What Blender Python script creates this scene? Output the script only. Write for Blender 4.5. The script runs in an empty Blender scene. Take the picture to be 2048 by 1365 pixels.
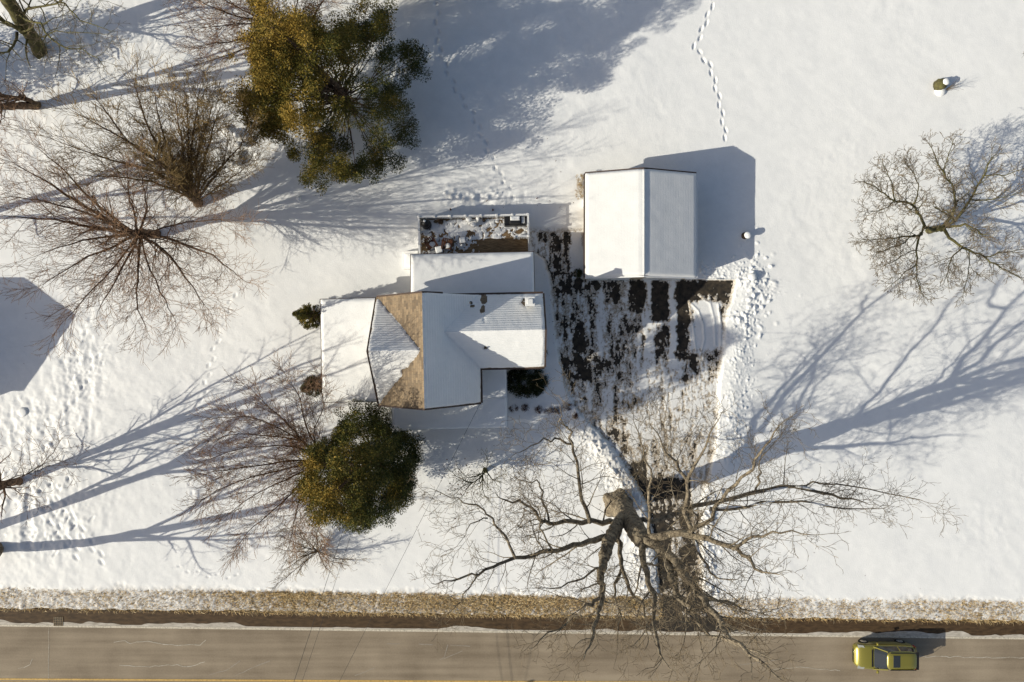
import bpy, math, random
import numpy as np
from mathutils import Vector, Matrix
random.seed(7); RNG = np.random.default_rng(7)
SC = bpy.context.scene
COL = SC.collection
# ------------------------------------------------------------------ camera, sky, sun, exposure
H = 50.0            # drone height above the ground, metres
PPM = 28.5          # photograph pixels per metre on the ground
cd = bpy.data.cameras.new('camera'); cam = bpy.data.objects.new('camera', cd); COL.objects.link(cam)
cam.location = (0, 0, H); cam.rotation_euler = (0, 0, 0)
cd.sensor_width = 36; cd.lens = 36*(H*PPM)/2048; cd.clip_end = 2000; cd.clip_start = 0.5
SC.camera = cam
EL = math.radians(28.0); AZ = math.radians(19.5)
LD = Vector((math.cos(AZ)*math.cos(EL), math.sin(AZ)*math.cos(EL), -math.sin(EL)))
w = bpy.data.worlds.new("World"); SC.world = w; w.use_nodes = True
wn = w.node_tree.nodes; wl = w.node_tree.links
sky = wn.new('ShaderNodeTexSky'); sky.sky_type = 'NISHITA'; sky.sun_disc = False
sky.sun_elevation = EL; sky.sun_rotation = math.atan2(-math.cos(AZ), -math.sin(AZ))
sky.air_density = 1.0; sky.dust_density = 2.2; sky.ozone_density = 0.8
wl.new(sky.outputs[0], wn['Background'].inputs[0]); wn['Background'].inputs[1].default_value = 0.094
sd = bpy.data.lights.new('sun', 'SUN'); sd.energy = 4.5; sd.angle = math.radians(0.36); sd.color = (1, 0.94, 0.79)
so = bpy.data.objects.new('sun', sd); COL.objects.link(so)
so.rotation_euler = LD.to_track_quat('-Z', 'Y').to_euler()
SC.view_settings.view_transform = 'Standard'; SC.view_settings.look = 'None'
SC.view_settings.gamma = 1; SC.view_settings.exposure = 0.05
SC.cycles.max_bounces = 6; SC.cycles.diffuse_bounces = 3
# ------------------------------------------------------------------ helpers
def P(px, py, h=0.0):
    """point of the place that the photograph shows at (px,py), h metres above the ground"""
    f = (1-h/H)/PPM
    return ((px-1024)*f, (682.5-py)*f, h)
def G(px, py): return ((px-1024)/PPM, (682.5-py)/PPM)
OFF = {}
class MB:
    def __init__(s): s.v = []; s.f = []
    def quad(s, a, b, c, d):
        n = len(s.v); s.v += [a, b, c, d]; s.f.append((n, n+1, n+2, n+3)); return s
    def box(s, x0, x1, y0, y1, z0, z1, taper=0.0):
        n = len(s.v); t = taper
        s.v += [(x0,y0,z0),(x1,y0,z0),(x1,y1,z0),(x0,y1,z0),(x0+t,y0+t,z1),(x1-t,y0+t,z1),(x1-t,y1-t,z1),(x0+t,y1-t,z1)]
        s.f += [tuple(n+i for i in q) for q in ((0,3,2,1),(4,5,6,7),(0,1,5,4),(1,2,6,5),(2,3,7,6),(3,0,4,7))]
        return s
    def rbox(s, cx, cy, lx, ly, z0, z1, rot=0, taper=0.0, tilt=None):
        n = len(s.v); s.box(-lx/2, lx/2, -ly/2, ly/2, z0, z1, taper)
        c, q = math.cos(rot), math.sin(rot)
        for i in range(n, len(s.v)):
            x, y, z = s.v[i]
            if tilt: z += x*tilt
            s.v[i] = (cx+x*c-y*q, cy+x*q+y*c, z)
        return s
    def prism(s, poly, fn0, fn1):
        """poly: list of 2-tuples, fn0/fn1 map them to 3-D ends"""
        n = len(s.v); k = len(poly)
        s.v += [fn0(*p) for p in poly]+[fn1(*p) for p in poly]
        s.f.append(tuple(range(n+k-1, n-1, -1))); s.f.append(tuple(range(n+k, n+2*k)))
        for i in range(k):
            j = (i+1) % k; s.f.append((n+i, n+j, n+k+j, n+k+i))
        return s
    def lathe(s, cx, cy, prof, n=16, jit=0.0):
        b = len(s.v)
        for (r, z) in prof:
            for i in range(n):
                a = 2*math.pi*i/n; rr = r*(1+jit*random.uniform(-1, 1))
                s.v.append((cx+rr*math.cos(a), cy+rr*math.sin(a), z))
        for k in range(len(prof)-1):
            for i in range(n):
                j = (i+1) % n
                s.f.append((b+k*n+i, b+k*n+j, b+(k+1)*n+j, b+(k+1)*n+i))
        s.f.append(tuple(b+(len(prof)-1)*n+i for i in range(n)))
        s.f.append(tuple(b+i for i in reversed(range(n))))
        return s
    def tube(s, pts, r, n=6):
        pts = [Vector(p) for p in pts]; b = len(s.v); m = len(pts)
        for i, p in enumerate(pts):
            t = (pts[min(i+1, m-1)]-pts[max(i-1, 0)]).normalized()
            ref = Vector((0, 0, 1)) if abs(t.z) < .9 else Vector((1, 0, 0))
            u = t.cross(ref).normalized(); v = u.cross(t)
            rr = r[i] if isinstance(r, (list, tuple)) else r
            for k in range(n):
                a = 2*math.pi*k/n; q = p+(u*math.cos(a)+v*math.sin(a))*rr; s.v.append(tuple(q))
        for i in range(m-1):
            for k in range(n):
                j = (k+1) % n; s.f.append((b+i*n+k, b+i*n+j, b+(i+1)*n+j, b+(i+1)*n+k))
        s.f.append(tuple(b+k for k in reversed(range(n)))); s.f.append(tuple(b+(m-1)*n+k for k in range(n)))
        return s
def mesh_np(name, V, F):
    """V (n,3), F (m,k) numpy -> mesh, quickly"""
    me = bpy.data.meshes.new(name); V = np.asarray(V, np.float32); F = np.asarray(F, np.int32)
    m, k = F.shape
    me.vertices.add(len(V)); me.vertices.foreach_set('co', V.ravel())
    me.loops.add(m*k); me.loops.foreach_set('vertex_index', F.ravel())
    me.polygons.add(m); me.polygons.foreach_set('loop_start', np.arange(0, m*k, k, dtype=np.int32))
    me.polygons.foreach_set('loop_total', np.full(m, k, np.int32))
    me.update(calc_edges=True); return me
def link(name, me, mat=None, parent=None, smooth=False):
    o = bpy.data.objects.new(name, me); COL.objects.link(o)
    if mat: me.materials.append(mat)
    if parent is not None:
        o.parent = parent; OFF[o.name] = OFF.get(parent.name, (0, 0, 0))
        off = OFF[o.name]
        if any(off): me.transform(Matrix.Translation((-off[0], -off[1], -off[2])))
    if smooth: me.polygons.foreach_set('use_smooth', [True]*len(me.polygons))
    return o
def obj(name, mb, mat, parent=None, smooth=False, bevel=0):
    me = bpy.data.meshes.new(name); me.from_pydata(mb.v, [], mb.f); me.update()
    o = link(name, me, mat, parent, smooth)
    if bevel:
        m = o.modifiers.new('bevel', 'BEVEL'); m.width = bevel; m.segments = 2; m.limit_method = 'ANGLE'
    return o
def tag(o, label=None, cat=None, group=None, kind=None):
    if label: o['label'] = label
    if cat: o['category'] = cat
    if group: o['group'] = group
    if kind: o['kind'] = kind
    return o
def thing(name, label, cat, loc, rot=0, group=None, off=None):
    o = bpy.data.objects.new(name, None); COL.objects.link(o); o.empty_display_size = .3
    o.location = loc; o.rotation_euler = (0, 0, rot)
    OFF[o.name] = tuple(loc) if off is None else off
    return tag(o, label, cat, group)
def single(o, loc):
    """put the origin of a one-mesh thing at its base"""
    o.data.transform(Matrix.Translation((-loc[0], -loc[1], -loc[2]))); o.location = loc; return o
# ---- noise
_T = np.random.default_rng(11).random((64, 256, 256))
def vn(x, y, s=0):
    xi = np.floor(x).astype(int); yi = np.floor(y).astype(int); fx = x-xi; fy = y-yi
    fx = fx*fx*(3-2*fx); fy = fy*fy*(3-2*fy); T = _T[s % 64]
    a = T[yi & 255, xi & 255]; b = T[yi & 255, (xi+1) & 255]; c = T[(yi+1) & 255, xi & 255]; d = T[(yi+1) & 255, (xi+1) & 255]
    return (a*(1-fx)+b*fx)*(1-fy)+(c*(1-fx)+d*fx)*fy
def fbm(x, y, s=0, o=4):
    r = 0; a = .5; t = 0
    for i in range(o):
        r = r+a*vn(x*2**i+17.3*i, y*2**i+5.1*i, s+i); t += a; a *= .55
    return r/t
def sstep(a, b, x):
    t = np.clip((x-a)/(b-a), 0, 1); return t*t*(3-2*t)
def soft(PX, PY, x0, y0, x1, y1, f=6, sh=0):
    """soft rectangle in ground coordinates, sheared by sh px over its height"""
    PX = PX-sh*(PY-y0)/max(y1-y0, 1)
    return sstep(x0-f, x0+f, PX)*(1-sstep(x1-f, x1+f, PX))*sstep(y0-f, y0+f, PY)*(1-sstep(y1-f, y1+f, PY))
# ------------------------------------------------------------------ materials
def mat(name, col=(.5, .5, .5), rough=.7, metal=0, spec=.3, coat=0):
    m = bpy.data.materials.new(name); m.use_nodes = True; b = m.node_tree.nodes['Principled BSDF']
    b.inputs['Base Color'].default_value = (*col, 1); b.inputs['Roughness'].default_value = rough
    b.inputs['Metallic'].default_value = metal; b.inputs['Specular IOR Level'].default_value = spec
    if coat: b.inputs['Coat Weight'].default_value = coat; b.inputs['Coat Roughness'].default_value = .05
    return m
def nodes(m): return m.node_tree.nodes, m.node_tree.links, m.node_tree.nodes['Principled BSDF']
def noisecol(m, c1, c2, scale, detail=6, rough=.6, lo=.35, hi=.65, bump=0, bscale=None, dist=.02, c3=None, stretch=None):
    n, l, b = nodes(m)
    tc = n.new('ShaderNodeTexCoord'); src = tc.outputs['Object']
    if stretch:
        mp = n.new('ShaderNodeMapping'); mp.inputs['Scale'].default_value = stretch; l.new(src, mp.inputs[0]); src = mp.outputs[0]
    t = n.new('ShaderNodeTexNoise'); t.inputs['Scale'].default_value = scale; t.inputs['Detail'].default_value = detail
    t.inputs['Roughness'].default_value = rough; l.new(src, t.inputs[0])
    r = n.new('ShaderNodeValToRGB'); r.color_ramp.elements[0].position = lo; r.color_ramp.elements[1].position = hi
    r.color_ramp.elements[0].color = (*c1, 1); r.color_ramp.elements[1].color = (*c2, 1)
    if c3: e = r.color_ramp.elements.new((lo+hi)/2); e.color = (*c3, 1)
    l.new(t.outputs[0], r.inputs[0]); l.new(r.outputs[0], b.inputs['Base Color'])
    if bump:
        t2 = n.new('ShaderNodeTexNoise'); t2.inputs['Scale'].default_value = bscale or scale*3; t2.inputs['Detail'].default_value = 5
        l.new(src, t2.inputs[0]); bp = n.new('ShaderNodeBump'); bp.inputs['Strength'].default_value = bump; bp.inputs['Distance'].default_value = dist
        l.new(t2.outputs[0], bp.inputs['Height']); l.new(bp.outputs[0], b.inputs['Normal'])
    return m
M = {}
def snow_mat(name, course=False, attr_dirt=False, c0=(.80, .805, .80), c1=(.885, .885, .875)):
    m = mat(name, (.86, .865, .87), .55, spec=.25); n, l, b = nodes(m)
    tc = n.new('ShaderNodeTexCoord')
    t = n.new('ShaderNodeTexNoise'); t.inputs['Scale'].default_value = 1.2; t.inputs['Detail'].default_value = 8; t.inputs['Roughness'].default_value = .7
    l.new(tc.outputs['Object'], t.inputs[0])
    r = n.new('ShaderNodeValToRGB'); r.color_ramp.elements[0].color = (*c0, 1); r.color_ramp.elements[1].color = (*c1, 1)
    r.color_ramp.elements[0].position = .3; r.color_ramp.elements[1].position = .7
    l.new(t.outputs[0], r.inputs[0]); colsrc = r.outputs[0]
    if attr_dirt:
        a = n.new('ShaderNodeAttribute'); a.attribute_name = 'dirt'
        t3 = n.new('ShaderNodeTexNoise'); t3.inputs['Scale'].default_value = 9; t3.inputs['Detail'].default_value = 7; t3.inputs['Roughness'].default_value = .75
        l.new(tc.outputs['Object'], t3.inputs[0])
        mr = n.new('ShaderNodeMapRange'); mr.inputs['From Min'].default_value = .38; mr.inputs['From Max'].default_value = .62
        mr.inputs['To Min'].default_value = .35; mr.inputs['To Max'].default_value = 1.5; l.new(t3.outputs[0], mr.inputs[0])
        mu = n.new('ShaderNodeMath'); mu.operation = 'MULTIPLY'; mu.use_clamp = True; l.new(a.outputs['Fac'], mu.inputs[0]); l.new(mr.outputs[0], mu.inputs[1])
        mx = n.new('ShaderNodeMix'); mx.data_type = 'RGBA'; l.new(mu.outputs[0], mx.inputs[0]); l.new(colsrc, mx.inputs[6])
        mx.inputs[7].default_value = (.36, .295, .215, 1); colsrc = mx.outputs[2]
    l.new(colsrc, b.inputs['Base Color'])
    t2 = n.new('ShaderNodeTexNoise'); t2.inputs['Scale'].default_value = 14; t2.inputs['Detail'].default_value = 6; l.new(tc.outputs['Object'], t2.inputs[0])
    bp = n.new('ShaderNodeBump'); bp.inputs['Strength'].default_value = .35; bp.inputs['Distance'].default_value = .03
    l.new(t2.outputs[0], bp.inputs['Height']); nrm = bp.outputs[0]
    if course:
        a = n.new('ShaderNodeAttribute'); a.attribute_name = 'course'
        mm = n.new('ShaderNodeMath'); mm.operation = 'MULTIPLY'; mm.inputs[1].default_value = 2*math.pi/.19; l.new(a.outputs['Fac'], mm.inputs[0])
        t4 = n.new('ShaderNodeTexNoise'); t4.inputs['Scale'].default_value = 2.5; l.new(tc.outputs['Object'], t4.inputs[0])
        ad = n.new('ShaderNodeMath'); ad.operation = 'MULTIPLY_ADD'; l.new(t4.outputs[0], ad.inputs[0]); ad.inputs[1].default_value = 2.0; l.new(mm.outputs[0], ad.inputs[2])
        s = n.new('ShaderNodeMath'); s.operation = 'SINE'; l.new(ad.outputs[0], s.inputs[0])
        t5 = n.new('ShaderNodeTexNoise'); t5.inputs['Scale'].default_value = 3; t5.inputs['Detail'].default_value = 4; l.new(tc.outputs['Object'], t5.inputs[0])
        mu = n.new('ShaderNodeMath'); mu.operation = 'MULTIPLY'; l.new(s.outputs[0], mu.inputs[0]); l.new(t5.outputs[0], mu.inputs[1])
        b2 = n.new('ShaderNodeBump'); b2.inputs['Strength'].default_value = course; b2.inputs['Distance'].default_value = .035
        l.new(mu.outputs[0], b2.inputs['Height']); l.new(nrm, b2.inputs['Normal']); nrm = b2.outputs[0]
    l.new(nrm, b.inputs['Normal']); return m
M['snow'] = snow_mat('snow_lawn', attr_dirt=True)
M['snow_roof'] = snow_mat('snow_roof', course=.3)
M['snow_garage'] = snow_mat('snow_garage', course=.035, c0=(.70, .705, .70), c1=(.78, .78, .77))
M['snow_plain'] = snow_mat('snow_plain')
M['asphalt'] = noisecol(mat('asphalt_drive', rough=.85), (.014, .013, .012), (.060, .047, .033), 2.5, bump=.5, bscale=60, dist=.01)
M['soil'] = noisecol(mat('soil', rough=.95), (.07, .045, .022), (.16, .11, .055), 5, bump=.5)
M['mud'] = noisecol(mat('wet_mud', rough=.8), (.042, .025, .012), (.095, .058, .028), 3, bump=.5, bscale=25, stretch=(.6, 2, 1))
def road_mat():
    m = mat('road_asphalt', rough=.85); n, l, b = nodes(m); tc = n.new('ShaderNodeTexCoord')
    t = n.new('ShaderNodeTexNoise'); t.inputs['Scale'].default_value = 9; t.inputs['Detail'].default_value = 7; t.inputs['Roughness'].default_value = .95
    l.new(tc.outputs['Object'], t.inputs[0])
    mp = n.new('ShaderNodeMapping'); mp.inputs['Scale'].default_value = (.06, 1.1, 1); l.new(tc.outputs['Object'], mp.inputs[0])
    t2 = n.new('ShaderNodeTexNoise'); t2.inputs['Scale'].default_value = 1.5; t2.inputs['Detail'].default_value = 6; l.new(mp.outputs[0], t2.inputs[0])
    t3 = n.new('ShaderNodeTexNoise'); t3.inputs['Scale'].default_value = .35; t3.inputs['Detail'].default_value = 5; l.new(tc.outputs['Object'], t3.inputs[0])
    a = n.new('ShaderNodeMath'); a.operation = 'ADD'; l.new(t.outputs[0], a.inputs[0]); l.new(t2.outputs[0], a.inputs[1])
    a2 = n.new('ShaderNodeMath'); a2.operation = 'ADD'; l.new(a.outputs[0], a2.inputs[0]); l.new(t3.outputs[0], a2.inputs[1])
    r = n.new('ShaderNodeValToRGB'); mr = n.new('ShaderNodeMath'); mr.operation = 'MULTIPLY'; mr.inputs[1].default_value = 1/3; l.new(a2.outputs[0], mr.inputs[0])
    r.color_ramp.elements[0].position = .40; r.color_ramp.elements[1].position = .60
    r.color_ramp.elements[0].color = (.185, .145, .10, 1); r.color_ramp.elements[1].color = (.34, .278, .20, 1)
    l.new(mr.outputs[0], r.inputs[0]); l.new(r.outputs[0], b.inputs['Base Color'])
    bp = n.new('ShaderNodeBump'); bp.inputs['Strength'].default_value = .4; bp.inputs['Distance'].default_value = .008; l.new(t.outputs[0], bp.inputs['Height']); l.new(bp.outputs[0], b.inputs['Normal'])
    return m
M['road'] = road_mat()
M['paint_white'] = noisecol(mat('worn_white_paint'), (.3, .27, .22), (.62, .56, .45), 8, lo=.3, hi=.55)
M['paint_yellow'] = noisecol(mat('worn_yellow_paint'), (.38, .25, .08), (.62, .40, .12), 6, lo=.3, hi=.6)
M['salt'] = noisecol(mat('road_salt', rough=.9), (.30, .265, .215), (.62, .57, .50), 4, lo=.3, hi=.7, stretch=(.5, 2, 1))
M['crack'] = noisecol(mat('salt_crack', rough=.9), (.42, .38, .31), (.6, .55, .47), 9)
M['bark'] = noisecol(mat('bark_tan', rough=.95), (.06, .045, .032), (.37, .31, .22), 3.2, detail=9, rough=.75, lo=.36, hi=.64, bump=1.0, bscale=9, dist=.12)
M['bark_b'] = noisecol(mat('bark_brown', rough=.95), (.06, .038, .025), (.19, .125, .08), 5, bump=.7, bscale=18, dist=.03)
M['bark_g'] = noisecol(mat('bark_mossy', rough=.95), (.06, .05, .028), (.15, .14, .05), 3, bump=.7, bscale=18, dist=.03)
M['twig_t'] = noisecol(mat('twig_tan', rough=.9), (.10, .072, .045), (.25, .20, .13), 2)
M['twig_r'] = noisecol(mat('twig_russet', rough=.9), (.17, .095, .055), (.38, .235, .135), 2)
M['twig_o'] = noisecol(mat('twig_olive', rough=.9), (.15, .10, .042), (.36, .25, .105), 1.2)
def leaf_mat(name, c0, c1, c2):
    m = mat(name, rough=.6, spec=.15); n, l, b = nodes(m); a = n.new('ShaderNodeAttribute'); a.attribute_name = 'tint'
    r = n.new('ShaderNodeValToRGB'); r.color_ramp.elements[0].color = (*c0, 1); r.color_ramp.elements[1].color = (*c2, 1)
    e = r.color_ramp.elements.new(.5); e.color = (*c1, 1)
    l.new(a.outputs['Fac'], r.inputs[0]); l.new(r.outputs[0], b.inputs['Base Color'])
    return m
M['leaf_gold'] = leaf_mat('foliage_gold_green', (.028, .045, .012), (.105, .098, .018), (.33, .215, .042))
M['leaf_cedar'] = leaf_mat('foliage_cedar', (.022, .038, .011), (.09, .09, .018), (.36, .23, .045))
M['leaf_dark'] = leaf_mat('foliage_dark', (.012, .02, .007), (.03, .04, .012), (.09, .085, .02))
M['leaf_brown'] = leaf_mat('dry_leaves', (.05, .02, .012), (.11, .05, .03), (.2, .11, .06))
M['leaf_tan'] = leaf_mat('dry_stems', (.2, .12, .05), (.5, .36, .18), (.62, .5, .3))
M['siding'] = mat('white_siding', (.72, .70, .66), .6)
def siding(m, c, pitch=.13):
    n, l, b = nodes(m); tc = n.new('ShaderNodeTexCoord'); sp = n.new('ShaderNodeSeparateXYZ'); l.new(tc.outputs['Object'], sp.inputs[0])
    f = n.new('ShaderNodeMath'); f.operation = 'DIVIDE'; f.inputs[1].default_value = pitch; l.new(sp.outputs[2], f.inputs[0])
    g = n.new('ShaderNodeMath'); g.operation = 'FRACT'; l.new(f.outputs[0], g.inputs[0])
    bp = n.new('ShaderNodeBump'); bp.inputs['Distance'].default_value = .02; l.new(g.outputs[0], bp.inputs['Height']); l.new(bp.outputs[0], b.inputs['Normal'])
    b.inputs['Base Color'].default_value = (*c, 1)
siding(M['siding'], (.72, .70, .66))
M['tan_siding'] = mat('tan_siding', rough=.7); siding(M['tan_siding'], (.55, .44, .29))
M['trim_dark'] = mat('dark_trim', (.07, .045, .035), .5)
M['trim_white'] = mat('white_trim', (.74, .74, .73), .5)
M['glass'] = mat('window_glass', (.03, .035, .04), .06, spec=.8)
def shingle():
    m = mat('brown_shingles', rough=.95); n, l, b = nodes(m)
    a = n.new('ShaderNodeAttribute'); a.attribute_name = 'course'; a2 = n.new('ShaderNodeAttribute'); a2.attribute_name = 'along'
    cb = n.new('ShaderNodeCombineXYZ'); l.new(a2.outputs['Fac'], cb.inputs[0]); l.new(a.outputs['Fac'], cb.inputs[1])
    br = n.new('ShaderNodeTexBrick'); br.inputs['Scale'].default_value = 1; br.inputs['Brick Width'].default_value = .34; br.inputs['Row Height'].default_value = .2
    br.inputs['Mortar Size'].default_value = .008; br.inputs['Bias'].default_value = 0
    br.inputs['Color1'].default_value = (.32, .235, .145, 1); br.inputs['Color2'].default_value = (.12, .088, .06, 1); br.inputs['Mortar'].default_value = (.09, .06, .04, 1)
    l.new(cb.outputs[0], br.inputs[0])
    t = n.new('ShaderNodeTexNoise'); t.inputs['Scale'].default_value = 5; t.inputs['Detail'].default_value = 4; l.new(cb.outputs[0], t.inputs[0])
    r = n.new('ShaderNodeValToRGB'); r.color_ramp.elements[0].color = (.16, .145, .12, 1); r.color_ramp.elements[1].color = (.33, .245, .155, 1); r.color_ramp.elements[0].position = .35; r.color_ramp.elements[1].position = .65
    l.new(t.outputs[0], r.inputs[0])
    mx = n.new('ShaderNodeMix'); mx.data_type = 'RGBA'; mx.inputs[0].default_value = .3; l.new(br.outputs[0], mx.inputs[6]); l.new(r.outputs[0], mx.inputs[7])
    l.new(mx.outputs[2], b.inputs['Base Color']); return m
M['shingle'] = shingle()
M['deck'] = noisecol(mat('deck_boards', rough=.85), (.12, .078, .04), (.30, .20, .105), 3, stretch=(1, 7, 1))
M['brick'] = noisecol(mat('chimney_masonry', rough=.9), (.4, .38, .35), (.66, .64, .6), 6)
M['black'] = mat('black_vinyl', (.018, .017, .017), .4)
M['brown_wood'] = noisecol(mat('dark_brown_wood', rough=.6), (.07, .028, .015), (.16, .07, .04), 8)
M['concrete'] = noisecol(mat('concrete', rough=.9), (.38, .34, .28), (.56, .52, .45), 5)
M['metal_dark'] = mat('dark_metal', (.05, .05, .05), .45, metal=.7)
M['car'] = mat('lime_car_paint', (.29, .255, .045), .3, metal=.45, spec=.5, coat=1)
M['tyre'] = mat('rubber', (.02, .02, .02), .9)
M['chrome'] = mat('silver', (.6, .6, .6), .25, metal=.9)
M['lamp'] = mat('headlamp_plastic', (.28, .29, .27), .2, spec=.6)
M['redlamp'] = mat('tail_lamp', (.3, .01, .01), .15, spec=.6)
M['mark'] = noisecol(mat('faint_salt', rough=.9), (.26, .23, .19), (.36, .32, .27), 6, stretch=(2, 2, 1))
M['rust'] = noisecol(mat('rusty_iron', rough=.8), (.16, .11, .06), (.36, .28, .17), 20)
M['wire'] = mat('cable', (.03, .03, .03), .7)
M['grass'] = leaf_mat('dead_grass', (.26, .17, .075), (.55, .38, .17), (.75, .62, .38))

# ------------------------------------------------------------------ ground, road, driveway, snow
def yline(px): return 1251+.0127*px          # road edge line
def yyel(px): return 1357+.005*px            # centre line
def strip(name, f0, f1, z, m, x0=-1200, x1=3300, n=180, kind=True):
    xs = np.linspace(x0, x1, n); V = []; F = []
    for i, x in enumerate(xs):
        a = G(x, f0(x)); b = G(x, f1(x)); V += [(a[0], a[1], z), (b[0], b[1], z)]
        if i: F.append((2*i-2, 2*i, 2*i+1, 2*i-1))
    mb = MB(); mb.v = V; mb.f = [(f[0], f[3], f[2], f[1]) for f in F]
    o = obj(name, mb, m)
    if kind: o['kind'] = 'structure'
    return o
mb = MB(); R_ = 900
mb.quad((-R_, -R_, -.02), (R_, -R_, -.02), (R_, R_, -.02), (-R_, R_, -.02))
o = obj('ground', mb, M['soil']); o['kind'] = 'structure'
strip('road', lambda x: yline(x)-1, lambda x: yline(x)+222, .0, M['road'], -24000, 26000, 60)
def wob(x, s, a, f=.01): return a*(float(fbm(np.array([x*f]), np.array([s*3.3]), s, 4)[0])-.5)
strip('road_shoulder', lambda x: yline(x)-33+wob(x, 3, 6, .02), lambda x: yline(x)-1, .004, M['mud'], n=500)
strip('salt_band', lambda x: min(yline(x)-4, yline(x)-6+wob(x, 5, 26, .013)), lambda x: yline(x)-1.5, .009, M['salt'], -200, 2300, n=900)
strip('edge_line', lambda x: yline(x)-1.4, lambda x: yline(x)+2.2, .012, M['paint_white'])
strip('yellow_line', lambda x: yyel(x), lambda x: yyel(x)+3.4, .012, M['paint_yellow'])
strip('yellow_line', lambda x: yyel(x)+6.5, lambda x: yyel(x)+9.9, .012, M['paint_yellow'])
# salt-whitened cracks in the asphalt
mb = MB()
def crack(pts, wpx=1.0, z=.012, amp=3):
    fine = []
    for (a, b) in zip(pts[:-1], pts[1:]):
        k = max(2, int(math.hypot(b[0]-a[0], b[1]-a[1])/9))
        for i in range(k): t = i/k; fine.append((a[0]+(b[0]-a[0])*t+random.uniform(-1, 1), a[1]+(b[1]-a[1])*t+random.uniform(-amp, amp)*.5))
    fine.append(pts[-1])
    for (a, b) in zip(fine[:-1], fine[1:]):
        A = Vector((*G(*a), z)); B = Vector((*G(*b), z)); d = (B-A)
        if d.length < 1e-4: continue
        nrm = Vector((-d.y, d.x, 0)).normalized()*wpx/PPM/2*random.uniform(.5, 1.2)
        mb.quad(tuple(A-nrm), tuple(B-nrm), tuple(B+nrm), tuple(A+nrm))
crack([(228, 1286), (250, 1282), (262, 1288), (285, 1283), (308, 1284), (325, 1290), (400, 1291), (412, 1280)], 1.1)
crack([(238, 1331), (300, 1333), (355, 1330), (375, 1334), (410, 1324)], 1.1)
crack([(1720, 1314), (1780, 1313), (1900, 1314), (2048, 1316)], 1.0)
crack([(35, 1338), (60, 1330), (65, 1318)], .9)
crack([(97, 1250), (98, 1290), (96, 1340), (98, 1365)], .8)
crack([(1540, 1340), (1600, 1334), (1680, 1342)], .8)
o = obj('road_cracks', mb, M['crack']); o['kind'] = 'structure'
# salty tyre marks
mb = MB()
for pts in ([(470, 1352), (505, 1336), (540, 1322)], [(420, 1350), (455, 1340), (480, 1322)], [(895, 1290), (888, 1315), (880, 1320)], [(887, 1319), (925, 1302)],
            [(775, 1288), (800, 1288)], [(838, 1288), (865, 1290)], [(900, 1290), (940, 1293)], [(710, 1352), (750, 1336)], [(1480, 1330), (1560, 1320)]):
    crack(pts, 1.3, .008, 1)
o = obj('tyre_marks', mb, M['mark']); o['kind'] = 'structure'
# driveway asphalt
XL = np.array([(440, 1064), (500, 1064), (520, 1092), (560, 1104), (640, 1112), (700, 1118), (780, 1135), (830, 1165), (870, 1207), (920, 1243), (960, 1270), (1000, 1292), (1100, 1314), (1180, 1320), (1235, 1318), (1262, 1300)], float)
XR = np.array([(440, 1168), (500, 1168), (556, 1168), (561, 1466), (600, 1458), (640, 1446), (760, 1434), (900, 1426), (960, 1410), (1000, 1400), (1100, 1396), (1180, 1402), (1235, 1432), (1262, 1470)], float)
def xl(y): return np.interp(y, XL[:, 0], XL[:, 1])
def xr(y): return np.interp(y, XR[:, 0], XR[:, 1])
mb = MB(); ys_ = [440, 500, 520, 540, 556, 561]+list(range(580, 1262, 15))+[1262]
V = []
for y in ys_:
    a = G(float(xl(y))-10, y); b = G(float(xr(y))+8, y); V += [(*a, .016), (*b, .016)]
mb.v = V; mb.f = [(2*i, 2*i+2, 2*i+3, 2*i+1) for i in range(len(ys_)-1)]
o = obj('driveway', mb, M['asphalt']); o['kind'] = 'structure'

def geo(a, b, n, k=1.35):
    s = np.cumsum(k**np.arange(n)); return a+(b-a)*s/s[-1]
xs = np.concatenate([geo(-38, -600, 26)[::-1], np.arange(-38, .3, .095), np.arange(.3, 18.2, .05), np.arange(18.2, 38, .095), geo(38, 600, 26)])
ys = np.concatenate([geo(-31, -600, 26)[::-1], np.arange(-31, -20.6, .4), np.arange(-20.6, -17.2, .06), np.arange(-17.2, -8, .075), np.arange(-8, 8, .05), np.arange(8, 26, .095), geo(26, 600, 26)])
XX, YY = np.meshgrid(xs, ys); PX = XX*PPM+1024; PY = 682.5-YY*PPM
Z = .20+.16*(fbm(XX*.10, YY*.10, 1, 3)-.5)+.05*(fbm(XX*.5+YY*.2, YY*.5, 4, 4)-.5)
Z += .05*(fbm(XX*1.6, YY*1.6, 9, 4)-.5)*sstep(.35, .65, fbm(XX*.12+9, YY*.12, 12, 2))
# lumpy zones
def blob(cx, cy, rx, ry): return np.exp(-(((PX-cx)/rx)**2+((PY-cy)/ry)**2))
rough = blob(160, 720, 60, 110)+blob(80, 1020, 120, 100)+blob(130, 90, 200, 70)+blob(60, 850, 110, 60)+blob(500, 300, 40, 60)+blob(960, 400, 90, 22)*1.3+blob(60, 300, 90, 120)*.6
Z += .13*rough*(fbm(XX*2.2, YY*1.4, 20, 4)-.5)*2
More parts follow.
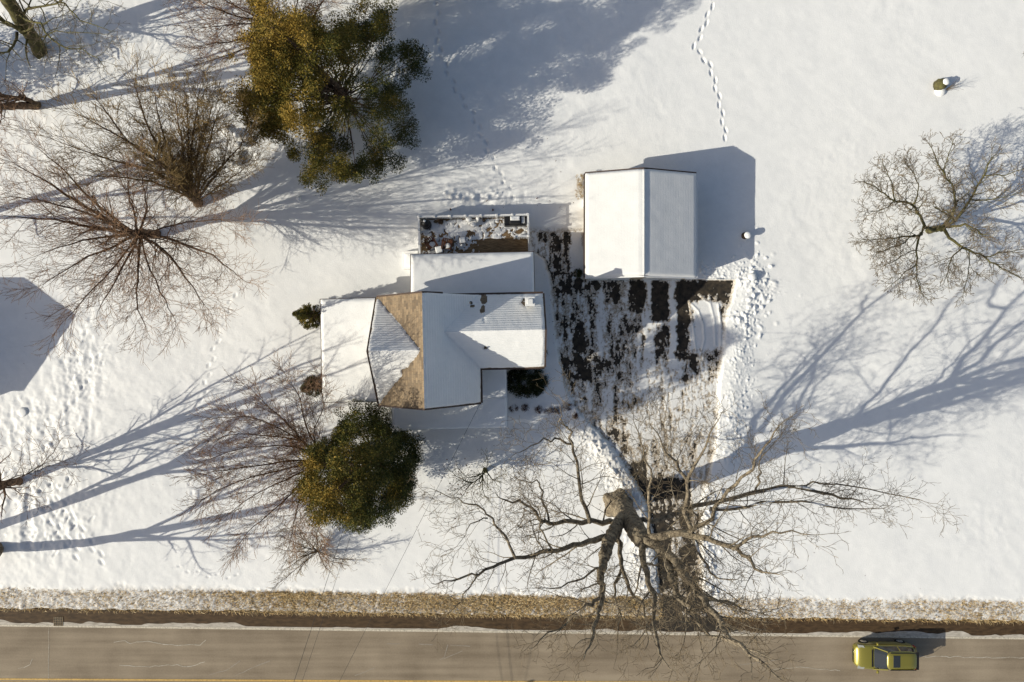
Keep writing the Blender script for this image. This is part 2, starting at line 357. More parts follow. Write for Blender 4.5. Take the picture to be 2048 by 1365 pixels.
# banks and clumps along the drive
d = (PX-xr(PY)); dl = (xl(PY)-PX)
inY = sstep(500, 545, PY)*(1-sstep(950, 1020, PY))
bank = np.exp(-((d-30)/24)**2)*inY*(.8+.5*(fbm(XX*.6, YY*.6, 31, 3)-.5))
bank += np.exp(-((d-14)/16)**2)*sstep(1000, 1040, PY)*(1-sstep(1180, 1230, PY))*.5
bank2 = np.exp(-((dl-26)/22)**2)*sstep(830, 900, PY)*(1-sstep(1180, 1240, PY))
Z += .17*bank+.16*bank2*(.7+.6*fbm(XX*.8, YY*.8, 33, 3))
Z += .12*blob(1480, 560, 40, 30)
def stamp(px, py, rx, ry, dz, ang=0, rim=0.0, flat=False):
    x, y = G(px, py); R = max(rx, ry)*2.4
    i0, i1 = np.searchsorted(xs, [x-R, x+R]); j0, j1 = np.searchsorted(ys, [y-R, y+R])
    if i1 <= i0 or j1 <= j0: return
    dx = XX[j0:j1, i0:i1]-x; dy = YY[j0:j1, i0:i1]-y; c, s = math.cos(ang), math.sin(ang)
    u = (dx*c+dy*s)/rx; v = (-dx*s+dy*c)/ry; q = u*u+v*v
    k = (1-sstep(.55, 1.3, np.sqrt(q))) if flat else np.exp(-q)
    Z[j0:j1, i0:i1] += dz*k
    if rim: Z[j0:j1, i0:i1] += rim*np.exp(-((np.sqrt(q)-1.5)/.35)**2)
def clumps(fn, n, rmin=.06, rmax=.2, hmul=.75):
    for _ in range(n):
        px, py = fn(); r = random.uniform(rmin, rmax)*random.uniform(.6, 1)
        stamp(px, py, r, r*random.uniform(.6, 1.2), r*hmul*random.uniform(.4, 1.1), random.uniform(0, 3), flat=random.random() < .6)
def f_bank():
    py = random.uniform(535, 930); return float(xr(py))+random.gauss(40, 17)+(26 if py < 600 else 0), py
clumps(f_bank, 1500, .035, .12, .42)
clumps(lambda: (random.uniform(1400, 1525), random.gauss(548, 14)), 420, .04, .12, .6)
clumps(lambda: (random.gauss(1500, 20), random.gauss(590, 45)), 160, .06, .22, .6)
clumps(lambda: ((lambda y: (float(xl(y))-random.gauss(30, 16), y))(random.uniform(860, 1230))), 700, .05, .15)
clumps(lambda: ((lambda y: (float(xr(y))+random.gauss(16, 12), y))(random.uniform(980, 1230))), 500, .05, .14)
clumps(lambda: (random.uniform(890, 1010), random.gauss(396, 9)), 240, .06, .16, .6)
clumps(lambda: (random.gauss(60, 60), random.gauss(930, 70)), 120, .08, .22, .3)
# footprints
def trail(pts, step=17, dep=.13, rx=.09, ry=.2, side=3.2):
    seg = []; tot = 0
    for a, b in zip(pts[:-1], pts[1:]): L = math.hypot(b[0]-a[0], b[1]-a[1]); seg.append((a, b, L)); tot += L
    s = 0; k = 0
    while s < tot:
        q = s
        for a, b, L in seg:
            if q <= L: break
            q -= L
        t = q/L; dx, dy = (b[0]-a[0])/L, (b[1]-a[1])/L; sg = 1 if k % 2 else -1
        x = a[0]+(b[0]-a[0])*t-dy*sg*side; y = a[1]+(b[1]-a[1])*t+dx*sg*side
        stamp(x, y, rx, ry, -dep*random.uniform(.8, 1.2), math.atan2(-dx, -dy)*-1+math.pi*0+random.uniform(-.2, .2) if False else math.atan2(dx, dy)+random.uniform(-.25, .25), .012, True)
        s += step*random.uniform(.85, 1.15); k += 1
trail([(1432, -20), (1413, 40), (1388, 97), (1420, 135), (1437, 200), (1452, 285)], 17, .09, .10, .21, 2.5)
trail([(876, -10), (874, 60), (880, 110), (915, 190), (945, 230), (975, 300), (1000, 350), (1035, 405)], 18, .09, .09, .2)
trail([(470, 590), (450, 640), (430, 700), (415, 760), (400, 840), (385, 900), (384, 960), (382, 1030)], 17, .04, .09, .2)
trail([(180, 640), (160, 700), (150, 780), (120, 860), (60, 940), (40, 1010)], 14, .035, .1, .22)
trail([(215, 690), (190, 720), (165, 790)], 14, .035, .1, .22)
trail([(60, 960), (90, 1000), (120, 1060), (160, 1110)], 14, .06, .13, .26, 6)
trail([(80, 930), (110, 970), (150, 1040), (210, 1120)], 15, .05, .12, .26, 5)
trail([(360, 1135), (420, 1150), (480, 1152)], 19, .05, .07, .14)
for _ in range(26):
    stamp(random.gauss(95, 50), random.gauss(1030, 60), .1, .26, -.06*random.uniform(.4, 1.2), random.uniform(-.8, .2), .03, True)
for _ in range(60):
    stamp(random.gauss(165, 25), random.gauss(720, 60), .1, .2, -.025*random.uniform(.4, 1.2), random.uniform(-.6, .3), .005, True)
for k in range(14): stamp(62+random.uniform(-6, 6), 985+k*8, .35, .25, -.06, 0, .02, True)
# smoothed-over snow on buildings' footprints is hidden; driveway snow cover
inD = ((PX > xl(PY)-6) & (PX < xr(PY)+4) & (PY > 455) & (PY < 1262)).astype(float)
edgeD = np.minimum(np.minimum(PX-(xl(PY)-4), (xr(PY)+4)-PX), 40)
mD = sstep(-4, 5, edgeD+6*(fbm(XX*3, YY*3, 40, 3)-.5))*sstep(452, 466, PY)*(1-sstep(1262, 1276, PY))
n1 = fbm(XX*2.2, YY*.5, 41, 5); n2 = fbm(XX*5, YY*4, 46, 4); n3 = fbm(XX*12, YY*10, 50, 3)
PX0, PY0 = PX, PY; PX = PX+16*(fbm(XX*1.3, YY*1.3, 90, 5)-.5)+9*(fbm(XX*6, YY*6, 92, 3)-.5); PY = PY+14*(fbm(XX*1.7, YY*1.7, 95, 4)-.5)
s = .62+0*XX                                     # snow cover score on the drive: > .5 is snow
s -= .50*soft(PX, PY, 1074, 466, 1146, 590, 8)   # dark path by the deck
s += .95*soft(PX, PY, 1144, 462, 1200, 545, 3)   # strip of snow along the garage wall
s += .35*soft(PX, PY, 1075, 480, 1100, 515, 7)
s -= .40*soft(PX, PY, 1130, 448, 1170, 468, 4)
s -= .12*soft(PX, PY, 1112, 575, 1196, 740, 10)
s -= .09*soft(PX, PY, 1105, 562, 1380, 730, 14)
s -= .12*soft(PX, PY, 1108, 640, 1134, 800, 8, 22)
s -= .16*soft(PX, PY, 1152, 680, 1176, 770, 8, 15)
s -= .5*soft(PX, PY, 1150, 561, 1195, 577, 4)
for q in ((1212, 566, 1241, 604, .5), (1262, 566, 1290, 626, .6), (1303, 564, 1337, 645, .8), (1352, 564, 1400, 604, .8), (1352, 600, 1382, 650, .7),
          (1398, 562, 1462, 588, .8), (1400, 588, 1456, 602, .45), (1244, 565, 1251, 625, .3), (1240, 640, 1290, 668, .25), (1315, 652, 1338, 716, .42), (1352, 650, 1376, 722, .5),
          (1283, 674, 1292, 700, .4), (1230, 690, 1242, 730, .3), (1186, 690, 1196, 725, .35), (1386, 712, 1396, 744, .7), (1362, 752, 1372, 768, .5), (1361, 780, 1369, 792, .5),
          (1238, 745, 1254, 760, .35), (1150, 716, 1172, 738, .4), (1156, 740, 1182, 762, .45), (1225, 862, 1262, 886, .4), (1250, 800, 1270, 822, .4), (1350, 812, 1360, 826, .35),
          (1240, 892, 1266, 912, .5), (1256, 922, 1292, 962, .65), (1276, 955, 1380, 1000, .75), (1215, 862, 1228, 872, .4)):
    s -= q[4]*soft(PX, PY, q[0], q[1], q[2], q[3], 5)
for q in ((1193, 575, 1212, 720, .3), (1241, 560, 1262, 600, .35), (1290, 560, 1303, 720, .5), (1338, 560, 1352, 740, .6), (1385, 604, 1440, 700, .6), (1295, 640, 1350, 652, .4), (1300, 655, 1312, 740, .3)):
    s += q[4]*soft(PX, PY, q[0], q[1], q[2], q[3], 5)
s -= .20*soft(PX, PY, 1100, 700, 1124, 880, 6, 95)*(1-sstep(880, 900, PY))
s += .15*sstep(720, 800, PY)*(1-sstep(900, 960, PY))
s -= .62*sstep(985, 1040, PY)*(1-.9*soft(PX, PY, 1346, 1050, 1364, 1262, 5))
s += .30*soft(PX, PY, 1380, 980, 1440, 1200, 8)
n4 = fbm(XX*6, YY*1.2, 52, 4)
cov = s+1.05*(n1-.5)+1.0*(n2-.5)+.8*(n3-.5)+1.0*(n4-.5)-.5
mD2 = mD; PX, PY = PX0, PY0
thin = np.clip(cov, -.3, .34)*.085+.014
# car-turn arcs pressed into the snow
def arc(pts, wpx, dz):
    acc = np.full(XX.shape, 1e9)
    j0, j1 = np.searchsorted(ys, [G(0, max(p[1] for p in pts)+20)[1], G(0, min(p[1] for p in pts)-20)[1]])
    i0, i1 = np.searchsorted(xs, [G(min(p[0] for p in pts)-20, 0)[0], G(max(p[0] for p in pts)+20, 0)[0]])
    px = PX[j0:j1, i0:i1]; py = PY[j0:j1, i0:i1]; D = np.full(px.shape, 1e9)
    for a, b in zip(pts[:-1], pts[1:]):
        vx, vy = b[0]-a[0], b[1]-a[1]; t = np.clip(((px-a[0])*vx+(py-a[1])*vy)/(vx*vx+vy*vy), 0, 1)
        D = np.minimum(D, np.hypot(px-a[0]-t*vx, py-a[1]-t*vy))
    Z[j0:j1, i0:i1] += dz*np.exp(-(D/wpx)**2)
Zd = .016+thin
Z = Z*(1-mD2)+Zd*mD2
arc([(1378, 603), (1384, 640), (1390, 690), (1392, 705)], 2.2, .05)
arc([(1380, 606), (1396, 622), (1406, 650), (1408, 680), (1402, 704)], 2.0, .06)
arc([(1398, 590), (1420, 608), (1428, 640), (1430, 690)], 2.4, .05)
arc([(1436, 610), (1441, 650), (1440, 700)], 2.2, .07)
for q in ((1345, 1300, .02), (1296, 1290, .02)): pass
arc([(1200, 600), (1212, 660), (1218, 720)], 2, .03); arc([(1226, 610), (1262, 690), (1262, 722)], 2.5, .03)
# verge: thin broken snow with dead grass, then no snow on the shoulder and road
yv = 1178+.0127*PX+22*(fbm(PX*.012, PX*0+3.3, 55, 4)-.5)
top = yline(PX)-34+10*(fbm(XX*1.5, YY*.6, 57, 4)-.5)
mv = sstep(-14, 6, PY-yv+18*(fbm(XX*2.5, YY*2.5, 58, 4)-.5))
covv = .10+.13*(fbm(XX*3.2, YY*2.6, 60, 4)-.5)+.10*(fbm(XX*9, YY*9, 63, 3)-.5)+.05*sstep(1222, 1240, PY-.0127*PX)
covv -= .06*blob(560, 1185, 170, 14)+.07*blob(1010, 1205, 330, 18)+.12*blob(1262, 1195, 22, 24)
far = PY > 1400
Z = np.where(~far, Z*(1-mv)+covv*mv, Z)
mr = sstep(-3, 3, PY-top); Z = np.where(~far, Z*(1-mr)-.2*mr, Z)
drivecross = sstep(0, 8, np.minimum(PX-xl(PY), xr(PY)-PX))*sstep(1180, 1215, PY)*(1-sstep(1268, 1270, PY))
Z -= .2*drivecross*sstep(.38, .5, 1-fbm(XX*2, YY*2, 65, 3)*.8)
yf = yline(PX)+215
Z = np.where(far, -.2+(Z+.2)*sstep(0, 10, PY-yf), Z)
# trunk wells
Z = np.where(Z < -.06, -.06-.02*(Z < -.1), Z)
dirt = .52*mv*(~far)*(.3+.7*fbm(XX*1.2, YY*1.2, 70, 3))
dirt = np.maximum(dirt, mD*(.06+.85*np.exp(-((np.clip(cov, 0, 1))/.22)**2))+mD*.55*sstep(760, 900, PY)*(fbm(XX*2, YY*.5, 73, 4)-.15))
dirt = np.maximum(dirt, bank2*.25)
# build the snow
keep = ~((Z[:-1, :-1] < -.05) & (Z[1:, :-1] < -.05) & (Z[:-1, 1:] < -.05) & (Z[1:, 1:] < -.05))
nx = len(xs); ny = len(ys); I = np.arange(nx*ny).reshape(ny, nx)
F = np.stack([I[:-1, :-1], I[:-1, 1:], I[1:, 1:], I[1:, :-1]], -1)[keep]
me = mesh_np('snow', np.stack([XX, YY, Z], -1).reshape(-1, 3), F)
at = me.attributes.new('dirt', 'FLOAT', 'POINT'); at.data.foreach_set('value', np.clip(dirt, 0, 1).astype(np.float32).ravel())
o = link('snow', me, M['snow'], smooth=True); o['kind'] = 'structure'
def zs(x, y):
    return float(max(0, Z[min(ny-1, np.searchsorted(ys, y)), min(nx-1, np.searchsorted(xs, x))]))
# dead grass in the verge (nobody could count it)
N = 90000
gx = RNG.uniform(-60, 2110, N); den = fbm(gx*.01, gx*0+1.7, 80, 4); gy = 1176+.0127*gx+RNG.random(N)**1.2*44
wgt = .35+.9*np.exp(-((gx-1010)/330)**2)+.6*np.exp(-((gx-570)/160)**2)+.3*np.exp(-((gx-1950)/80)**2)
ok = (RNG.random(N) < wgt*(.4+1.2*den)*.8) & ~((gx > 1322) & (gx < 1432))
gx, gy = gx[ok], gy[ok]
e = 1500; gx = np.concatenate([gx, RNG.normal(1262, 10, e)]); gy = np.concatenate([gy, RNG.normal(1190, 15, e)])
n = len(gx); X = (gx-1024)/PPM; Y = (682.5-gy)/PPM; ang = RNG.uniform(0, 6.28, n); hh = RNG.uniform(.06, .22, n); ln = RNG.uniform(.05, .2, n); wd = RNG.uniform(.008, .02, n)
B0 = np.stack([X-np.sin(ang)*wd, Y+np.cos(ang)*wd, np.full(n, -.02)], -1); B1 = np.stack([X+np.sin(ang)*wd, Y-np.cos(ang)*wd, np.full(n, -.02)], -1)
mx_ = np.stack([X+np.cos(ang)*ln*.5+np.sin(ang)*wd*.8, Y+np.sin(ang)*ln*.5-np.cos(ang)*wd*.8, hh*.8], -1); mx2 = np.stack([X+np.cos(ang)*ln*.5-np.sin(ang)*wd*.8, Y+np.sin(ang)*ln*.5+np.cos(ang)*wd*.8, hh*.8], -1)
V = np.concatenate([np.stack([B0, B1, mx_, mx2], 1).reshape(-1, 3)])
tip = np.stack([X+np.cos(ang)*ln*1.5, Y+np.sin(ang)*ln*1.5, hh*.9], -1)
V = np.stack([B0, B1, mx_, mx2, tip, tip+[0, .01, 0]], 1).reshape(-1, 3); b = np.arange(n)*6
F = np.concatenate([np.stack([b, b+1, b+2, b+3], -1), np.stack([b+3, b+2, b+4, b+5], -1)])
me = mesh_np('dry_grass', V, F); at = me.attributes.new('tint', 'FLOAT', 'POINT'); at.data.foreach_set('value', np.repeat(RNG.random(n), 6).astype(np.float32))
o = link('dry_grass', me, M['grass']); tag(o, 'tan dead grass standing through the snow along the road verge', 'grass', kind='stuff')

# ------------------------------------------------------------------ trees
def tubes_mesh(name, tubes, m, parent, minsides=3):
    groups = {}
    for pts, r in tubes:
        k = 10 if r[0] > .2 else 7 if r[0] > .08 else 5 if r[0] > .03 else minsides
        groups.setdefault((len(pts), k), []).append((pts, r))
    VV = []; FF = []; base = 0
    for (n, k), L in groups.items():
        Pn = np.array([t[0] for t in L], float); Rn = np.array([t[1] for t in L], float)
        T = np.gradient(Pn, axis=1); T /= np.linalg.norm(T, axis=2, keepdims=True)+1e-9
        ref = np.zeros_like(T); ref[..., 2] = 1; vert = np.abs(T[..., 2]) > .9; ref[vert] = (1, 0, 0)
        vert_any = vert.any(axis=1); ref[vert_any] = (.93, .1, .35)
        U = np.cross(T, ref); U /= np.linalg.norm(U, axis=2, keepdims=True)+1e-9; W = np.cross(U, T)
        a = np.arange(k)*2*np.pi/k
        wob_ = 1+(RNG.uniform(-.14, .14, (len(L), n, k)) if k >= 7 else 0)
        ring = Pn[:, :, None, :]+(U[:, :, None, :]*np.cos(a)[None, None, :, None]+W[:, :, None, :]*np.sin(a)[None, None, :, None])*(Rn[:, :, None]*wob_)[..., None] if k >= 7 else \
            Pn[:, :, None, :]+(U[:, :, None, :]*np.cos(a)[None, None, :, None]+W[:, :, None, :]*np.sin(a)[None, None, :, None])*Rn[:, :, None, None]
        VV.append(ring.reshape(-1, 3)); idx = base+np.arange(len(L)*n*k).reshape(len(L), n, k)
        nx_ = np.roll(idx, -1, axis=2)
        FF.append(np.stack([idx[:, :-1], nx_[:, :-1], nx_[:, 1:], idx[:, 1:]], -1).reshape(-1, 4)); base += len(L)*n*k
    me = mesh_np(name, np.concatenate(VV), np.concatenate(FF))
    return link(name, me, m, parent, smooth=True)
def cat(pts, sub=3, jit=0.0):
    pts = [Vector(p) for p in pts]; out = []
    q = [pts[0]*2-pts[1]]+pts+[pts[-1]*2-pts[-2]]
    for i in range(1, len(q)-2):
        for k in range(sub):
            t = k/sub; a, b, c, d_ = q[i-1], q[i], q[i+1], q[i+2]
            p = .5*((2*b)+(c-a)*t+(2*a-5*b+4*c-d_)*t*t+(3*b-a-3*c+d_)*t**3)
            if jit and (k or i > 1): p = p+Vector((random.uniform(-jit, jit), random.uniform(-jit, jit), random.uniform(-jit, jit)*.7))
            out.append(p)
    out.append(pts[-1]); return out
def rvec(): return Vector((random.gauss(0, 1), random.gauss(0, 1), random.gauss(0, 1)))
def grow(out, p, d, L, r, lvl, c):
    n = 3 if lvl >= c['max'] else (5 if L < 1.5 else 7)
    pts = [tuple(p)]; q = Vector(p); d = d.normalized(); ds = [d]
    for i in range(n):
        d = (d+rvec()*c['wig']+Vector((0, 0, c['trop']))).normalized(); q = q+d*(L/n); pts.append(tuple(q)); ds.append(d)
    r = max(r, c['rmin']); e = max(c['rmin']*.7, r*.3)
    out[min(lvl, 9)].append((pts, [r+(e-r)*(i/n) for i in range(n+1)]))
    if lvl < c['max']: kids(out, pts, ds, L, r, lvl, c)
def kids(out, pts, ds, L, r, lvl, c, t0=.15):
    n = len(pts)-1; m = int(L*c['dens'][min(lvl, len(c['dens'])-1)]*random.uniform(.8, 1.2)+random.random())
    az = random.uniform(0, 6.28)
    for k in range(m):
        t = t0+(1-t0)*((k+random.random())/max(m, 1)); i = min(int(t*n), n-1); f = t*n-i
        p = Vector(pts[i]).lerp(Vector(pts[i+1]), f); d = Vector(ds[i])
        az += 2.4+random.uniform(-.5, .5)
        u = d.cross(Vector((.3, .2, 1))).normalized(); v = d.cross(u)
        an = math.radians(random.uniform(*c['ang']))
        dd = d*math.cos(an)+(u*math.cos(az)+v*math.sin(az))*math.sin(an)
        LL = c['len'][min(lvl+1, len(c['len'])-1)]*random.uniform(.5, 1.25)*(1.1-.55*t)
        LL = min(LL, L*.8)
        grow(out, p, dd, LL, r*(1-.6*t)*c['rr'], lvl+1, c)
def limb(out, pts, r0, r1, c, sub=3, jit=.05, t0=.15, lvl=0, kid=True):
    q = cat(pts, sub, jit); n = len(q)-1; P3 = [tuple(a) for a in q]
    ds = [(q[min(i+1, n)]-q[max(i-1, 0)]).normalized() for i in range(n+1)]
    rad = [r0+(r1-r0)*(i/n)**.8 for i in range(n+1)]
    if not kid:
        P3 += [tuple(q[-1]+ds[-1]*r1*.7), tuple(q[-1]+ds[-1]*r1*1.1)]; rad += [r1*.7, r1*.12]
    out[lvl].append((P3, rad)); L = sum((q[i+1]-q[i]).length for i in range(n))
    if kid:
        m = int(L*c['dens'][0]+random.random()); az = random.uniform(0, 6)
        for k in range(m):
            t = t0+(1-t0)*((k+random.random())/m); i = min(int(t*n), n-1); p = q[i].lerp(q[i+1], t*n-i); d = ds[i]; az += 2.4+random.uniform(-.6, .6)
            u = d.cross(Vector((.3, .2, 1))).normalized(); v = d.cross(u); an = math.radians(random.uniform(*c['ang']))
            dd = d*math.cos(an)+(u*math.cos(az)+v*math.sin(az))*math.sin(an)
            LL = c['len'][1]*random.uniform(.45, 1.3)*(1.1-.5*t)
            grow(out, p, dd, LL, min(rad[i]*.6, .028*LL+.012)*c.get('rk', 1), 1, c)
        # continue past the traced end
        grow(out, q[-1], ds[-1], c['len'][1]*c.get('ext', .45), r1*.9, 1, c)
    return q
BT = bpy.data.textures.new('bark_relief', 'CLOUDS'); BT.noise_scale = .28; BT.noise_depth = 4
def bark_displace(o, a):
    m = o.modifiers.new('sub', 'SUBSURF'); m.levels = 3; m.render_levels = 3
    m = o.modifiers.new('relief', 'DISPLACE'); m.texture = BT; m.strength = a; m.mid_level = .45; m.texture_coords = 'GLOBAL'
def tree(name, label, category, base, limbs, cfg, mats, group=None, split=2, trunks=1, thin=1.0, rough_bark=0):
    bx, by, _ = P(*base[:2], 0); root = thing(name, label, category, (bx, by, 0), 0, group)
    out = [[] for _ in range(10)]; tr = [[] for _ in range(10)]
    for i, (pts, r0, r1) in enumerate(limbs):
        q = [P(*p) for p in pts]
        if i < trunks: limb(tr, q, r0, r1, cfg, 4, .03, kid=False)
        elif thin != 1: limb(out, q, r0*thin, r1*thin, cfg, 3, cfg.get('jit', .05), cfg.get('t0', .15))
        else: limb(out, q, r0, r1, cfg, 3, cfg.get('jit', .05), cfg.get('t0', .15))
    to = tubes_mesh('trunk', tr[0], mats[0], root)
    if rough_bark: bark_displace(to, rough_bark)
    br = [t for l in out[:split] for t in l]; tw = [t for l in out[split:] for t in l]
    tubes_mesh('branches', br, mats[0], root)
    if tw: tubes_mesh('twigs', tw, mats[1], root)
    return root, out
CB = dict(max=4, wig=.17, trop=.0, rmin=.0095, dens=[1.45, 2.1, 2.6, 2.6], len=[5, 2.9, 1.5, .85, .45], ang=(28, 65), rr=.5, jit=.13, rk=.55)
T1 = [([(1238, 1008, -.1), (1249, 1025, 2.3), (1262, 1045, 5), (1275, 1064, 7.2), (1286, 1080, 9)], .74, .58),
      ([(1252, 1030, 3.0), (1238, 1046, 5.4), (1226, 1066, 7.3), (1216, 1088, 8.6), (1207, 1118, 9.6)], .46, .36),
      ([(1246, 1046, 4.6), (1200, 1045, 6.4), (1150, 1043, 7.6), (1098, 1048, 8.6), (1080, 1036, 9.6), (1050, 1010, 11), (1010, 1000, 12)], .27, .06),
      ([(1180, 1045, 7.4), (1168, 1000, 8.6), (1156, 940, 10.4), (1146, 890, 12.4), (1136, 858, 14)], .19, .06),
      ([(1146, 888, 12.2), (1110, 880, 12.8), (1075, 884, 13.4), (1040, 905, 14)], .10, .03),
      ([(1136, 858, 14), (1122, 840, 14.8), (1120, 810, 15.8)], .06, .02),
      ([(1098, 1048, 8.6), (1086, 1010, 10), (1082, 975, 11.2), (1065, 962, 12), (1030, 955, 13)], .10, .03),
      ([(1226, 1066, 7.3), (1190, 1078, 8.2), (1150, 1092, 9), (1100, 1102, 10), (1050, 1113, 11), (1000, 1124, 11.8), (955, 1147, 12.4), (905, 1162, 13)], .27, .06),
      ([(1030, 1116, 11.4), (1018, 1080, 12), (990, 1045, 12.6), (965, 1020, 13), (930, 1005, 13.4), (880, 985, 14)], .12, .03),
      ([(975, 1037, 12.8), (945, 1050, 13.4), (920, 1085, 14)], .06, .02),
      ([(1105, 1100, 10), (1085, 1068, 11), (1078, 1030, 12), (1060, 1000, 13)], .09, .03),
      ([(955, 1147, 12.4), (930, 1185, 13), (900, 1225, 13.8)], .06, .02),
      ([(1207, 1118, 9.6), (1204, 1160, 11.6), (1202, 1200, 13.6), (1192, 1240, 15.6), (1180, 1290, 18)], .33, .08),
      ([(1202, 1195, 13.4), (1170, 1215, 14), (1130, 1245, 13.6), (1080, 1280, 14.8)], .14, .04),
      ([(1207, 1118, 9.6), (1190, 1140, 10.6), (1150, 1160, 11.6), (1100, 1178, 12.6)], .12, .04),
      ([(1240, 1050, 5.2), (1237, 1090, 7.4), (1244, 1135, 9), (1262, 1180, 10.6), (1290, 1212, 12), (1292, 1260, 13.4)], .26, .06),
      ([(1244, 1135, 9), (1228, 1180, 10.6), (1240, 1230, 12), (1235, 1290, 13.5)], .13, .03),
      ([(1286, 1080, 9), (1290, 1130, 11.2), (1302, 1180, 13.6), (1312, 1240, 16.6), (1320, 1310, 20)], .30, .07),
      ([(1286, 1080, 9), (1325, 1100, 11), (1365, 1142, 14), (1400, 1185, 16.6), (1428, 1232, 19), (1462, 1275, 21), (1520, 1322, 23)], .42, .08),
      ([(1330, 1105, 11.4), (1345, 1160, 14), (1362, 1200, 16), (1385, 1222, 17), (1420, 1268, 19), (1500, 1300, 20.6)], .27, .06),
      ([(1400, 1185, 16.6), (1450, 1205, 18), (1500, 1222, 19.4)], .14, .03),
      ([(1286, 1080, 9), (1330, 1074, 10.4), (1380, 1068, 12), (1430, 1085, 14), (1490, 1108, 16), (1525, 1145, 18)], .38, .07),
      ([(1465, 1098, 15.2), (1510, 1078, 16), (1560, 1065, 17), (1620, 1070, 18)], .13, .03),
      ([(1256, 1040, 4.8), (1300, 1042, 5.8), (1370, 1022, 6.8), (1440, 1003, 7.6), (1510, 986, 8.4), (1590, 974, 9), (1650, 985, 9.4), (1690, 998, 9.8)], .26, .09),
      ([(1590, 974, 9), (1650, 966, 9.6), (1740, 978, 10.4), (1840, 1000, 11.2)], .09, .03),
      ([(1420, 1018, 9.4), (1500, 1010, 10), (1580, 1000, 10.6), (1660, 1012, 11.2), (1760, 1018, 12)], .16, .03),
      ([(1380, 1068, 12), (1420, 1035, 12.8), (1460, 985, 13.8), (1500, 940, 14.8), (1530, 895, 15.6), (1560, 850, 16.5)], .2, .04),
      ([(1385, 1070, 12), (1372, 1020, 13.4), (1378, 965, 14.8), (1400, 910, 16), (1430, 850, 17.4)], .2, .04),
      ([(1378, 965, 14.8), (1350, 930, 14.4), (1325, 890, 15.6), (1300, 850, 17)], .14, .03),
      ([(1300, 1075, 9.3), (1296, 1020, 10.8), (1300, 960, 12.4), (1290, 900, 14), (1270, 850, 15.4)], .15, .03),
      ([(1510, 986, 8.4), (1520, 955, 9.4), (1516, 925, 10.2), (1545, 890, 11.4)], .10, .03),
      ([(1385, 1070, 12), (1405, 1120, 12.4), (1430, 1150, 13.6), (1470, 1160, 15)], .14, .03),
      ([(1300, 1085, 9.3), (1345, 1118, 12), (1375, 1150, 14.4), (1390, 1200, 17.6)], .26, .06)]
root, out = tree('bare_tree', 'huge gnarled leafless tree with thick mossy trunk at the foot of the driveway', 'tree', (1238, 1008), T1, CB, (M['bark'], M['twig_t']), trunks=2, thin=.76, rough_bark=.24)
# root flare and burl
bx, by, _ = P(1236, 1007); mb = MB()
mb.lathe(bx, by, [(1.35, -.02), (1.0, .3), (.84, .7), (.76, 1.1), (.5, 1.3)], 20, .03)
mb.v = [((x-bx)*(1+.22*math.sin(5*math.atan2(y-by, x-bx)+1)*max(0, 1-z/1.1))+bx, (y-by)*(1+.22*math.sin(5*math.atan2(y-by, x-bx)+1)*max(0, 1-z/1.1))+by, z) for x, y, z in mb.v]
o = obj('root_flare', mb, M['bark'], root, smooth=True); bark_displace(o, .16)
# snow lying on the limbs, one strip per part
for (pts, r0, r1) in T1[2:]:
    q = cat([P(*p) for p in pts], 5); n = len(q)-1; i = 0
    while i < n-2:
        if random.random() < .22 and r0 > .1:
            k = random.randint(2, 4); seg = q[i:min(i+k+1, n)]
            if len(seg) > 2 and abs((seg[-1]-seg[0]).normalized().z) < .33:
                rr = (r0+(r1-r0)*(i/n))
                mb = MB(); mb.tube([(p.x, p.y+rr*.1, p.z+rr*.7) for p in seg], [rr*.12]+[rr*.5]*(len(seg)-2)+[rr*.1], 6); obj('snow_strip', mb, M['snow_plain'], root, smooth=True)
            i += k
        i += 1

